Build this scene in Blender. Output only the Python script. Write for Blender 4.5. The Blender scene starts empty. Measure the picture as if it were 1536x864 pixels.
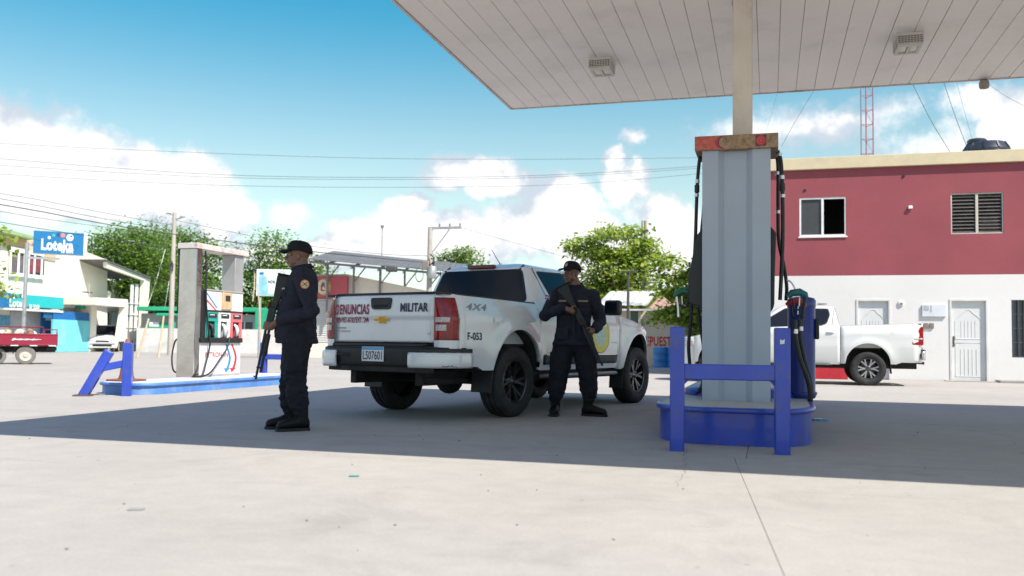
import bpy, bmesh, math, random
import numpy as np
from mathutils import Vector, Matrix, noise
random.seed(7)
SC = bpy.context.scene
COL = SC.collection
PI = math.pi
# ------------------------------------------------------------------ camera
FPX, PITCH, ROLL, CY, YAW, CAMH = 1337.1, 0.05, 0.0132, 446.64, 0.2809, 0.8176   # solved from the parked truck and the canopy seams
_f = Vector((-math.sin(YAW)*math.cos(PITCH), math.cos(YAW)*math.cos(PITCH), math.sin(PITCH)))
_r = Vector((math.cos(YAW), math.sin(YAW), 0)); _u = _r.cross(_f)
CR = _r*math.cos(ROLL) + _u*math.sin(ROLL); CU = -_r*math.sin(ROLL) + _u*math.cos(ROLL); CF = _f
CAM = Vector((0, 0, CAMH))
cd = bpy.data.cameras.new('camera'); cam = bpy.data.objects.new('camera', cd); COL.objects.link(cam)
m3 = Matrix((CR, CU, -CF)).transposed()
cam.matrix_world = Matrix.Translation(CAM) @ m3.to_4x4()
cd.sensor_width = 36; cd.lens = 36*FPX/1536; cd.shift_y = (CY-432)/1536
cd.clip_start = 0.05; cd.clip_end = 3000
cd.dof.use_dof = True; cd.dof.focus_distance = 9.6; cd.dof.aperture_fstop = 2.0
SC.camera = cam
SC.render.resolution_x = 1024; SC.render.resolution_y = 576
SC.view_settings.view_transform = 'Standard'; SC.view_settings.look = 'None'
SC.view_settings.gamma = 1; SC.view_settings.use_curve_mapping = False
SC.view_settings.exposure = 0.88
SC.cycles.max_bounces = 6; SC.cycles.diffuse_bounces = 3; SC.cycles.glossy_bounces = 3; SC.cycles.transmission_bounces = 4; SC.cycles.caustics_reflective = False; SC.cycles.caustics_refractive = False
def ray(px, py): return CF + CR*((px-768)/FPX) + CU*((CY-py)/FPX)
def G(px, py, z=0.): d = ray(px, py); return CAM + d*((z-CAMH)/d.z)          # point on a level plane
def AY(px, py, Y): d = ray(px, py); return CAM + d*(Y/d.y)                    # point on the plane y = Y
def AX(px, py, X): d = ray(px, py); return CAM + d*(X/d.x)
def DP(px, py, t): return CAM + ray(px, py)*t                                 # point at depth t
# ------------------------------------------------------------------ sun and sky
SUN_K = Vector((0.702, -0.374, 1.0)).normalized()       # towards the sun (from the edge of the canopy's shadow)
sl = bpy.data.lights.new('sun', 'SUN'); sl.energy = 4.2; sl.angle = math.radians(0.53); sl.color = (1, 0.925, 0.82)
so = bpy.data.objects.new('sun', sl); COL.objects.link(so)
so.rotation_euler = (-SUN_K).to_track_quat('-Z', 'Y').to_euler(); so.location = (20, -10, 30)
W = bpy.data.worlds.new('World'); SC.world = W; W.use_nodes = True
nt = W.node_tree; N = nt.nodes; L = nt.links; N.clear()
def nd(t, **k):
    n = N.new(t)
    for a, b in k.items(): setattr(n, a, b)
    return n
def mth(op, a, b=None, clamp=False):
    n = nd('ShaderNodeMath', operation=op); n.use_clamp = clamp
    for i, v in enumerate((a, b)):
        if v is None: continue
        if isinstance(v, (int, float)): n.inputs[i].default_value = v
        else: L.new(v, n.inputs[i])
    return n.outputs[0]
def vmth(op, a, b=None):
    n = nd('ShaderNodeVectorMath', operation=op)
    for i, v in enumerate((a, b)):
        if v is None: continue
        if isinstance(v, (tuple, list)): n.inputs[i].default_value = v
        else: L.new(v, n.inputs[i])
    return n.outputs['Value' if op in ('LENGTH', 'DOT_PRODUCT') else 'Vector']
def sstep(v, a, b):
    n = nd('ShaderNodeMapRange', interpolation_type='SMOOTHSTEP')
    L.new(v, n.inputs[0]); n.inputs[1].default_value = a; n.inputs[2].default_value = b
    return n.outputs[0]
def nz(vec, scale, detail=6, rough=.55):
    n = nd('ShaderNodeTexNoise'); L.new(vec, n.inputs['Vector'])
    n.inputs['Scale'].default_value = scale; n.inputs['Detail'].default_value = detail; n.inputs['Roughness'].default_value = rough
    return n
tc = nd('ShaderNodeTexCoord'); dirv = tc.outputs['Generated']
sky = nd('ShaderNodeTexSky', sky_type='NISHITA', sun_disc=False)
sky.sun_elevation = math.asin(SUN_K.z); sky.sun_rotation = math.atan2(SUN_K.x, SUN_K.y)
sky.air_density = 1.0; sky.dust_density = 0.6; sky.ozone_density = 1.0
sp = nd('ShaderNodeSeparateXYZ'); L.new(dirv, sp.inputs[0])
az = mth('ARCTAN2', sp.outputs[0], sp.outputs[1]); el = mth('ARCSINE', sp.outputs[2])
cb = nd('ShaderNodeCombineXYZ'); L.new(az, cb.inputs[0]); L.new(el, cb.inputs[1])
n1 = nz(dirv, 9, 7, .6); n2 = nz(dirv, 34, 5, .6)
d1 = vmth('MULTIPLY', vmth('SUBTRACT', n1.outputs['Color'], (.5, .5, .5)), (.06, .05, 0))
d2 = vmth('MULTIPLY', vmth('SUBTRACT', n2.outputs['Color'], (.5, .5, .5)), (.026, .026, 0))
pw = vmth('ADD', vmth('ADD', cb.outputs[0], d1), d2)
BLOBS = [(20,225,120,70,1),(100,238,105,55,1),(165,270,115,55,1),(292,278,72,52,1),(335,318,60,34,.9),(50,300,170,36,.8),(215,305,130,38,.9),(-90,215,130,90,1),
 (330,346,42,20,1),(440,322,42,20,.45),(700,264,80,32,1),(742,284,60,28,1),(608,306,42,20,1),(842,312,84,46,1),(800,346,95,42,1),(590,352,90,40,1),
 (690,366,110,42,1),(870,362,95,42,1),(505,378,80,26,.9),(945,285,42,46,.9),(968,258,20,22,.9),(926,246,22,18,.9),(1012,335,52,46,1),(1030,380,70,40,1),
 (955,212,24,13,.4),(1520,180,46,42,1),(1250,185,120,34,.42),(1400,215,90,34,.36),(1120,205,90,30,.32),(1470,150,60,26,.55),(1600,200,90,60,1),(410,390,120,26,.9),(950,410,140,30,.9)]
V = None
for (bx_, by_, rx, ry, w) in BLOBS:
    d = ray(bx_, by_).normalized()
    c = (math.atan2(d.x, d.y), math.asin(d.z), 0)
    ln = vmth('LENGTH', vmth('MULTIPLY', vmth('SUBTRACT', pw, c), (FPX/(rx*1.12), FPX/(ry*1.12), 0)))
    v = mth('MULTIPLY', mth('SUBTRACT', 1.0, ln), w)
    V = v if V is None else mth('MAXIMUM', V, v)
# cumulus goes on out of view, its cover thickened overhead to add fill light
vang = vmth('DOT_PRODUCT', dirv, tuple(CF))
gen = mth('MULTIPLY', mth('SUBTRACT', nz(dirv, 4.2, 8, .6).outputs[0], mth('ADD', .455, mth('MULTIPLY', el, .05))), 2.6)
gen = mth('SUBTRACT', gen, mth('MULTIPLY', sstep(vang, .74, .86), 3.0))
V = mth('MAXIMUM', V, gen)
n3 = nz(dirv, 20, 9, .66)
V2 = mth('ADD', V, mth('MULTIPLY', mth('SUBTRACT', n3.outputs[0], .5), .95))
dens = sstep(V2, -.04, .36)
hz = mth('MULTIPLY', mth('POWER', 2.718, mth('MULTIPLY', el, -9.0)), .55, clamp=True)
# cloud tone: bright crests, soft grey-blue inside
n4 = nz(vmth('ADD', dirv, (.012, -.004, .03)), 11, 6, .6)
tone = sstep(mth('ADD', mth('MULTIPLY', V, .25), n4.outputs[0]), .47, .63)
cr = nd('ShaderNodeMix', data_type='RGBA'); L.new(tone, cr.inputs[0])
cr.inputs[6].default_value = (4.0, 4.5, 5.1, 1); cr.inputs[7].default_value = (6.9, 6.9, 6.9, 1)
tint = nd('ShaderNodeMix', data_type='RGBA', blend_type='MULTIPLY'); tint.inputs[0].default_value = 1
L.new(sky.outputs[0], tint.inputs[6]); 
tg_ = nd('ShaderNodeMix', data_type='RGBA'); L.new(sstep(el, .15, .40), tg_.inputs[0]); tg_.inputs[6].default_value = (1.18, 1.2, .93, 1); tg_.inputs[7].default_value = (.15, .98, 1.02, 1)
tz_ = nd('ShaderNodeMix', data_type='RGBA'); L.new(sstep(el, .42, .75), tz_.inputs[0]); L.new(tg_.outputs[2], tz_.inputs[6]); tz_.inputs[7].default_value = (1.08, 1.02, 1.3, 1)
L.new(tz_.outputs[2], tint.inputs[7])
mh = nd('ShaderNodeMix', data_type='RGBA'); L.new(hz, mh.inputs[0]); L.new(tint.outputs[2], mh.inputs[6]); mh.inputs[7].default_value = (5.0, 6.0, 6.6, 1)
mx = nd('ShaderNodeMix', data_type='RGBA'); L.new(dens, mx.inputs[0]); L.new(mh.outputs[2], mx.inputs[6]); L.new(cr.outputs[2], mx.inputs[7])
W.cycles.sampling_method = 'MANUAL'; W.cycles.sample_map_resolution = 512
bg = nd('ShaderNodeBackground'); bg.inputs[1].default_value = 0.09; L.new(mx.outputs[2], bg.inputs[0])
wo = nd('ShaderNodeOutputWorld'); L.new(bg.outputs[0], wo.inputs[0])
# ------------------------------------------------------------------ helpers
def tag(o, label=None, cat=None, group=None, kind=None):
    if label: o['label'] = label
    if cat: o['category'] = cat
    if group: o['group'] = group
    if kind: o['kind'] = kind
    return o
def empty(name, loc=(0,0,0), rz=0, label=None, cat=None, group=None):
    o = bpy.data.objects.new(name, None); COL.objects.link(o); o.location = loc; o.rotation_euler = (0,0,rz); o.empty_display_size = .2
    return tag(o, label, cat, group)
MATS = {}
def M(name, col=(.5,.5,.5), rough=.6, metal=0., var=.12, scale=3., bump=0., bscale=60., bdist=.01, coat=0., spec=.5, dirt=None, dscale=2., damt=.5, trans=0., emit=None, detail=5):
    if name in MATS: return MATS[name]
    m = bpy.data.materials.new(name); m.use_nodes = True; t = m.node_tree; b = t.nodes['Principled BSDF']
    col = tuple(col)
    b.inputs['Roughness'].default_value = rough; b.inputs['Metallic'].default_value = metal
    b.inputs['Specular IOR Level'].default_value = spec
    if coat: b.inputs['Coat Weight'].default_value = coat; b.inputs['Coat Roughness'].default_value = .04
    if trans: b.inputs['Transmission Weight'].default_value = trans
    g = t.nodes.new('ShaderNodeNewGeometry')
    n = t.nodes.new('ShaderNodeTexNoise'); n.inputs['Scale'].default_value = scale; n.inputs['Detail'].default_value = detail; n.inputs['Roughness'].default_value = .6
    t.links.new(g.outputs['Position'], n.inputs['Vector'])
    r = t.nodes.new('ShaderNodeValToRGB'); r.color_ramp.elements[0].position = .3; r.color_ramp.elements[1].position = .7
    r.color_ramp.elements[0].color = tuple(max(0, c*(1-var)) for c in col)+(1,); r.color_ramp.elements[1].color = tuple(min(1, c*(1+var)) for c in col)+(1,)
    t.links.new(n.outputs[0], r.inputs[0]); out = r.outputs[0]
    if dirt:
        n2 = t.nodes.new('ShaderNodeTexNoise'); n2.inputs['Scale'].default_value = dscale; n2.inputs['Detail'].default_value = 8; n2.inputs['Roughness'].default_value = .7
        t.links.new(g.outputs['Position'], n2.inputs['Vector'])
        r2 = t.nodes.new('ShaderNodeValToRGB'); r2.color_ramp.elements[0].position = .52; r2.color_ramp.elements[1].position = .72
        r2.color_ramp.elements[0].color = (0,0,0,1); r2.color_ramp.elements[1].color = (damt,)*3+(1,)
        t.links.new(n2.outputs[0], r2.inputs[0])
        mxn = t.nodes.new('ShaderNodeMix'); mxn.data_type = 'RGBA'; t.links.new(r2.outputs[0], mxn.inputs[0]); t.links.new(out, mxn.inputs[6]); mxn.inputs[7].default_value = tuple(dirt)+(1,)
        out = mxn.outputs[2]
    t.links.new(out, b.inputs['Base Color'])
    if bump:
        n3 = t.nodes.new('ShaderNodeTexNoise'); n3.inputs['Scale'].default_value = bscale; n3.inputs['Detail'].default_value = 4
        t.links.new(g.outputs['Position'], n3.inputs['Vector'])
        bp = t.nodes.new('ShaderNodeBump'); bp.inputs['Strength'].default_value = bump; bp.inputs['Distance'].default_value = bdist
        t.links.new(n3.outputs[0], bp.inputs['Height']); t.links.new(bp.outputs[0], b.inputs['Normal'])
    if emit: b.inputs['Emission Color'].default_value = tuple(emit[:3])+(1,); b.inputs['Emission Strength'].default_value = emit[3]
    MATS[name] = m; return m
def finish(o, smooth=35, bevel=0, bseg=2, solid=0, sub=0):
    me = o.data
    if smooth:
        me.polygons.foreach_set('use_smooth', [True]*len(me.polygons))
        if smooth < 170: me.set_sharp_from_angle(angle=math.radians(smooth))
    if solid: md = o.modifiers.new('thickness', 'SOLIDIFY'); md.thickness = solid; md.offset = -1
    if bevel:
        md = o.modifiers.new('bevel', 'BEVEL'); md.width = bevel; md.segments = bseg; md.limit_method = 'ANGLE'; md.angle_limit = math.radians(40); md.harden_normals = False
    if sub: md = o.modifiers.new('sub', 'SUBSURF'); md.levels = sub; md.render_levels = sub
    return o
def rotm(rx=0, ry=0, rz=0): return Matrix.Rotation(rz, 3, 'Z') @ Matrix.Rotation(ry, 3, 'Y') @ Matrix.Rotation(rx, 3, 'X')
class MB:
    def __init__(s): s.v = []; s.f = []
    def add(s, vs, fs):
        k = len(s.v); s.v += [tuple(v) for v in vs]; s.f += [tuple(i+k for i in f) for f in fs]; return s
    def box(s, x0, x1, y0, y1, z0, z1, rot=None, piv=None):
        vs = [Vector((x, y, z)) for z in (z0, z1) for x, y in ((x0,y0),(x1,y0),(x1,y1),(x0,y1))]
        if rot is not None:
            p = Vector(piv) if piv is not None else Vector(((x0+x1)/2, (y0+y1)/2, (z0+z1)/2))
            vs = [rot @ (v-p) + p for v in vs]
        return s.add(vs, [(3,2,1,0),(4,5,6,7),(0,1,5,4),(1,2,6,5),(2,3,7,6),(3,0,4,7)])
    def bar(s, a, b, w, h=None, up=(0,0,1)):                 # rectangular bar from a to b
        h = h or w; a = Vector(a); b = Vector(b); d = (b-a).normalized(); u = Vector(up)
        if abs(d.dot(u)) > .98: u = Vector((0,1,0))
        x = d.cross(u).normalized(); u = x.cross(d)
        vs = [p + x*(w/2*i) + u*(h/2*j) for p in (a, b) for i, j in ((-1,-1),(1,-1),(1,1),(-1,1))]
        return s.add(vs, [(3,2,1,0),(4,5,6,7),(0,1,5,4),(1,2,6,5),(2,3,7,6),(3,0,4,7)])
    def tube(s, pts, rad, seg=8, caps=True, sq=None):        # rad: number or list; sq: (a,b) scale of the section
        pts = [Vector(p) for p in pts]; n = len(pts); rs = rad if isinstance(rad, (list, tuple)) else [rad]*n
        t0 = (pts[1]-pts[0]).normalized(); ref = Vector((0,0,1)) if abs(t0.z) < .9 else Vector((0,1,0))
        x = t0.cross(ref).normalized(); vs = []
        for i in range(n):
            t = (pts[min(i+1, n-1)] - pts[max(i-1, 0)]).normalized()
            x = (x - t*x.dot(t)).normalized(); y = t.cross(x)
            for k in range(seg):
                a = 2*PI*k/seg; vs.append(pts[i] + x*(math.cos(a)*rs[i]*(sq[0] if sq else 1)) + y*(math.sin(a)*rs[i]*(sq[1] if sq else 1)))
        fs = [(i*seg+k, i*seg+(k+1)%seg, (i+1)*seg+(k+1)%seg, (i+1)*seg+k) for i in range(n-1) for k in range(seg)]
        if caps: fs += [tuple(range(seg-1, -1, -1)), tuple(range((n-1)*seg, n*seg))]
        return s.add(vs, fs)
    def lathe(s, prof, seg=24, mat=None, close=False, arc=2*PI, a0=0):      # prof: (r, z) about local z; mat: 4x4
        n = len(prof); full = abs(arc-2*PI) < 1e-6; ns = seg if full else seg+1; vs = []
        for k in range(ns):
            a = a0 + arc*k/seg
            for r, z in prof: vs.append(Vector((r*math.cos(a), r*math.sin(a), z)))
        if mat is not None: vs = [mat @ v for v in vs]
        fs = []
        for k in range(seg):
            k2 = (k+1) % ns
            for i in range(n-1 + (1 if close else 0)):
                j = (i+1) % n; fs.append((k*n+i, k2*n+i, k2*n+j, k*n+j))
        return s.add(vs, fs)
    def prism(s, poly, z0, z1, mat=None):                     # poly in local xy, extruded along local z
        n = len(poly); vs = [Vector((x, y, z0)) for x, y in poly] + [Vector((x, y, z1)) for x, y in poly]
        if mat is not None: vs = [mat @ v for v in vs]
        return s.add(vs, [tuple(range(n-1, -1, -1)), tuple(range(n, 2*n))] + [(i, (i+1)%n, n+(i+1)%n, n+i) for i in range(n)])
    def grid(s, fn, nu, nv, cu=False):
        vs = [fn(i/nu, j/nv) for i in range(nu+1) for j in range(nv+1)]
        return s.add(vs, [(i*(nv+1)+j, (i+1)*(nv+1)+j, (i+1)*(nv+1)+j+1, i*(nv+1)+j+1) for i in range(nu) for j in range(nv)])
    def ell(s, c, r, nu=12, nv=8, rot=None):
        c = Vector(c); vs = []; fs = []
        for j in range(nv+1):
            ph = PI*j/nv
            for i in range(nu):
                a = 2*PI*i/nu; p = Vector((r[0]*math.sin(ph)*math.cos(a), r[1]*math.sin(ph)*math.sin(a), r[2]*math.cos(ph)))
                vs.append(c + (rot @ p if rot is not None else p))
        for j in range(nv):
            for i in range(nu): fs.append((j*nu+i, (j+1)*nu+i, (j+1)*nu+(i+1)%nu, j*nu+(i+1)%nu))
        return s.add(vs, fs)
    def mesh(s, name):
        me = bpy.data.meshes.new(name); me.from_pydata(s.v, [], s.f); me.update(); return me
    def build(s, name, mat, parent=None, smooth=35, bevel=0, bseg=2, solid=0, sub=0, loc=None):
        me = s.mesh(name); o = bpy.data.objects.new(name, me); COL.objects.link(o)
        if mat is not None: me.materials.append(mat)
        if parent is not None: o.parent = parent
        if loc is not None: o.location = loc
        return finish(o, smooth, bevel, bseg, solid, sub)
def bx(name, mat, parent, x0, x1, y0, y1, z0, z1, bevel=.004, rot=None, piv=None, bseg=2):
    return MB().box(x0, x1, y0, y1, z0, z1, rot, piv).build(name, mat, parent, bevel=bevel, bseg=bseg)
def copy_tree(o, parent=None):
    c = o.copy(); COL.objects.link(c); c.parent = parent
    for ch in list(o.children): copy_tree(ch, c)
    return c
_tc = {}
def textdata(s, bold=.0, shear=0., res=4):
    key = (s, bold, shear)
    if key in _tc: return _tc[key]
    cu = bpy.data.curves.new('lettering', 'FONT'); cu.body = s; cu.resolution_u = res; cu.offset = bold; cu.shear = shear; cu.space_character = 1 + bold*2
    o = bpy.data.objects.new('lettering', cu); COL.objects.link(o)
    dg = bpy.context.evaluated_depsgraph_get(); me = bpy.data.meshes.new_from_object(o.evaluated_get(dg))
    vs = [v.co.copy() for v in me.vertices]; fs = [tuple(p.vertices) for p in me.polygons]
    bpy.data.objects.remove(o); bpy.data.curves.remove(cu); bpy.data.meshes.remove(me)
    x0 = min(v.x for v in vs); x1 = max(v.x for v in vs); y0 = min(v.y for v in vs); y1 = max(v.y for v in vs)
    _tc[key] = ([((v.x-x0)/(x1-x0), (v.y-y0)/(y1-y0)) for v in vs], fs); return _tc[key]
def text(name, s, mat, parent, fn, bold=.02, shear=0.):       # fn(u, v) in 0..1 -> point of the lettering
    uv, fs = textdata(s, bold, shear)
    return MB().add([fn(u, v) for u, v in uv], fs).build(name, mat, parent, smooth=0)
def quadfn(o, x, y):                                           # flat lettering: origin, full-width vector, full-height vector
    o = Vector(o); x = Vector(x); y = Vector(y)
    return lambda u, v: o + x*u + y*v
def rrect(x0, x1, y0, y1, r, n=4):
    p = []
    for cx, cy, a in ((x1-r, y1-r, 0), (x0+r, y1-r, PI/2), (x0+r, y0+r, PI), (x1-r, y0+r, 1.5*PI)):
        for k in range(n+1): t = a + PI/2*k/n; p.append((cx+r*math.cos(t), cy+r*math.sin(t)))
    return p
def smoothpoly(pts, rad=.04, n=3):                             # rounds the corners of a polygon
    out = []; k = len(pts)
    for i in range(k):
        p = Vector(pts[i]).to_2d() if len(pts[i]) > 2 else Vector(pts[i]); a = Vector(pts[i-1]) - p; b = Vector(pts[(i+1) % k]) - p
        r = min(rad, a.length*.45, b.length*.45); A = p + a.normalized()*r; B = p + b.normalized()*r
        for j in range(n+1):
            t = j/n; q = A*(1-t)**2 + p*(2*t*(1-t)) + B*t*t; out.append((q.x, q.y))
    return out
MZ_Y = Matrix(((1,0,0,0),(0,0,-1,0),(0,1,0,0),(0,0,0,1)))      # local xy -> world xz, extrude -> -y
def lerp(a, b, t): return a + (b-a)*t
def interp(x, pts):
    if x <= pts[0][0]: return pts[0][1]
    for (a, b), (c, d) in zip(pts, pts[1:]):
        if x <= c:
            t = (x-a)/(c-a); return b + (d-b)*t
    return pts[-1][1]
def sinterp(x, pts):
    if x <= pts[0][0]: return pts[0][1]
    for (a, b), (c, d) in zip(pts, pts[1:]):
        if x <= c:
            t = (x-a)/(c-a); t = t*t*(3-2*t); return b + (d-b)*t
    return pts[-1][1]
# ------------------------------------------------------------------ ground
def ground_mat(name, col, stain, speck=.08, stain_amt=.58, rough=.85, crack=False):
    m = bpy.data.materials.new(name); m.use_nodes = True; t = m.node_tree; b = t.nodes['Principled BSDF']; ln = t.links.new
    b.inputs['Roughness'].default_value = rough; b.inputs['Specular IOR Level'].default_value = .3
    g = t.nodes.new('ShaderNodeNewGeometry')
    def no(scale, det=6, ro=.6, dist=0., sc=None):
        n = t.nodes.new('ShaderNodeTexNoise'); n.inputs['Scale'].default_value = scale; n.inputs['Detail'].default_value = det; n.inputs['Roughness'].default_value = ro; n.inputs['Distortion'].default_value = dist
        if sc:
            mp = t.nodes.new('ShaderNodeMapping'); mp.inputs['Scale'].default_value = sc[0]; mp.inputs['Rotation'].default_value = (0,0,sc[1]); ln(g.outputs['Position'], mp.inputs[0]); ln(mp.outputs[0], n.inputs['Vector'])
        else: ln(g.outputs['Position'], n.inputs['Vector'])
        return n.outputs[0]
    def ramp(v, p0, p1, c0, c1):
        r = t.nodes.new('ShaderNodeValToRGB'); r.color_ramp.elements[0].position = p0; r.color_ramp.elements[1].position = p1
        r.color_ramp.elements[0].color = c0; r.color_ramp.elements[1].color = c1; ln(v, r.inputs[0]); return r.outputs[0]
    def mix(f, a, bb, mode='MIX'):
        x = t.nodes.new('ShaderNodeMix'); x.data_type = 'RGBA'; x.blend_type = mode
        if isinstance(f, float): x.inputs[0].default_value = f
        else: ln(f, x.inputs[0])
        for i, v in ((6, a), (7, bb)):
            if isinstance(v, tuple): x.inputs[i].default_value = v
            else: ln(v, x.inputs[i])
        return x.outputs[2]
    w = lambda k: (k, k, k, 1)
    c = ramp(no(.45, 8), .3, .7, tuple(x*.9 for x in col)+(1,), tuple(x*1.07 for x in col)+(1,))
    c = mix(1., c, ramp(no(5, 8, .7), .3, .7, w(.93), w(1.05)), 'MULTIPLY')
    c = mix(1., c, ramp(no(55, 4, .8), .35, .65, w(1-speck), w(1+speck*.6)), 'MULTIPLY')
    c = mix(ramp(no(.9, 9, .68, .6), .53, .74, w(0), w(stain_amt)), c, tuple(stain)+(1,))
    c = mix(ramp(no(1.1, 6, .6, .2, ((.25, 2.2, 1), .35)), .6, .74, w(0), w(stain_amt*.6)), c, tuple(stain)+(1,))      # dragged, tyre-like smears
    c = mix(ramp(no(9, 3, .5), .73, .76, w(0), w(.5)), c, tuple(x*.5 for x in stain)+(1,))
    ln(c, b.inputs['Base Color'])
    bp = t.nodes.new('ShaderNodeBump'); bp.inputs['Strength'].default_value = .25; bp.inputs['Distance'].default_value = .01
    ln(no(40, 6, .75), bp.inputs['Height']); ln(bp.outputs[0], b.inputs['Normal'])
    MATS[name] = m; return m
CONC = ground_mat('forecourt_concrete', (.36, .345, .322), (.215, .205, .19))
ROADM = ground_mat('dusty_asphalt', (.36, .34, .315), (.23, .215, .195), .12, .5)
EARTH = ground_mat('dry_earth', (.36, .33, .27), (.22, .2, .16), .12, .5)
JOINT = M('joint_filler', (.05,.047,.043), .95)
tag(MB().box(-900, 900, -300, 1500, -.4, -.05).build('ground', EARTH, smooth=0), kind='structure')
tag(MB().add([(-75,-40,-.03),(60,-40,-.03),(60,110,-.03),(-75,110,-.03)], [(0,1,2,3)]).build('road', ROADM, smooth=0), kind='structure')
fc = tag(MB().add([(-11.75,-12,-.012),(14,-12,-.012),(14,24.35,-.012),(-11.75,24.35,-.012)], [(0,1,2,3)]).build('forecourt', JOINT, smooth=0), kind='structure')
XJ = [-11.75]+[-.16+4.62*k for k in range(-2, 4)]+[14]; YJ = [-12,-6.4,-2.1,2.3]+[6.74+4.4*k for k in range(0, 4)]+[24.35]
SLJ = lambda y: -.245 + (6.74-y)*.088             # the joint that runs from the island nose is cut askew
def slab(xa0, xa1, xb0, xb1, y0, y1, g=.0024):     # x range at y0 and at y1
    P_ = [(xa0+g, y0+g), (xa1-g, y0+g), (xb1-g, y1-g), (xb0+g, y1-g)]
    MB().prism(P_, -.08, 0).build('concrete_slab', CONC, fc, smooth=0)
for y0, y1 in zip(YJ, YJ[1:]):
    if y1 < 6.8:
        slab(-11.75, SLJ(y0), -11.75, SLJ(y1), y0, y1, .0016); slab(SLJ(y0), 14, SLJ(y1), 14, y0, y1, .0016)
    else:
        for x0, x1 in zip(XJ, XJ[1:]): slab(x0, x1, x0, x1, y0, y1)
# hand-width cracks running from the island nose towards the camera
def crack(pts, w):
    v = []; rnd = random.Random(3); P = []
    for a, b in zip(pts, pts[1:]):
        for k in range(8): t = k/8; P.append((lerp(a[0], b[0], t)+rnd.uniform(-.02, .02), lerp(a[1], b[1], t)))
    mb = MB()
    for k, (x, y) in enumerate(P): ww = w*rnd.uniform(.3, 1); mb.v += [(x-ww, y, .0015), (x+ww, y, .0015)]
    for k in range(len(P)-1): mb.f.append((2*k, 2*k+1, 2*k+3, 2*k+2))
    mb.build('crack', JOINT, fc, smooth=0)
ck = [G(1031,668), G(1028,690), G(1026,706), G(1012,735)]
crack([(p.x, p.y) for p in ck], .0014)
# ------------------------------------------------------------------ canopy
HC = 4.30; CX0, CX1, CY0, CY1 = -3.71, 9.4, 4.34, 12.64
WHITE_T = M('painted_soffit', (.90,.83,.77), .5, var=.03, scale=1.2, dirt=(.6,.54,.48), dscale=1.3, damt=.35)
TRIM = M('soffit_trim', (.6,.56,.52), .5, var=.1, dirt=(.16,.09,.055), dscale=5., damt=.9)
GALV = M('galvanised_steel', (.45,.46,.47), .45, .7, var=.15, dirt=(.25,.2,.16), damt=.3)
can = empty('canopy', (0,0,0), 0, 'wide flat petrol station canopy with pale boarded ceiling, held on a square cream post', 'canopy')
k = 0; x = CX0+.035
while x < CX1-.1:
    dz = random.uniform(-.0025, .0025)
    mb = MB()
    # each board is a shallow tray with turned-up edges
    x0, x1 = x+.002, x+.235
    mb.box(x0, x1, CY0+.04, CY1-.035, HC+dz, HC+dz+.018)
    mb.build('ceiling_board', WHITE_T, can, bevel=.004, bseg=1)
    x += .2372; k += 1
bx('roof_deck', M('canopy_void', (.06,.055,.05), .9), can, CX0+.03, CX1-.03, CY0+.03, CY1-.03, HC+.03, HC+.37, bevel=0)
for (a, b_, c, d) in ((CX0, CX0+.032, CY0, CY1), (CX1-.032, CX1, CY0, CY1), (CX0+.032, CX1-.032, CY1-.032, CY1), (CX0+.032, CX1-.032, CY0, CY0+.032)):
    bx('edge_trim', TRIM, can, a, b_, c, d, HC-.012, HC+.06, bevel=.003)
FASC = M('fascia_panel', (.7,.7,.68), .4)
for (a, b_, c, d) in ((CX0, CX0+.028, CY0, CY1), (CX1-.028, CX1, CY0, CY1), (CX0+.03, CX1-.03, CY1-.028, CY1), (CX0+.03, CX1-.03, CY0, CY0+.028)):
    bx('fascia', FASC, can, a, b_, c, d, HC+.0602, HC+.4, bevel=.004)
POSTM = M('cream_post_paint', (.66,.60,.52), .55, var=.07, scale=2.5, dirt=(.36,.29,.22), dscale=4, damt=.35, bump=.05)
PX_ = AY(1114, 150, 9.05); PXX = PX_.x
bx('post', POSTM, can, PXX-.094, PXX+.094, 8.955, 9.145, .3, HC+.02, bevel=.012)
bx('post_foot', GALV, can, PXX-.19, PXX+.19, 8.95, 9.3, .4, .425, bevel=.004)
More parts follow.
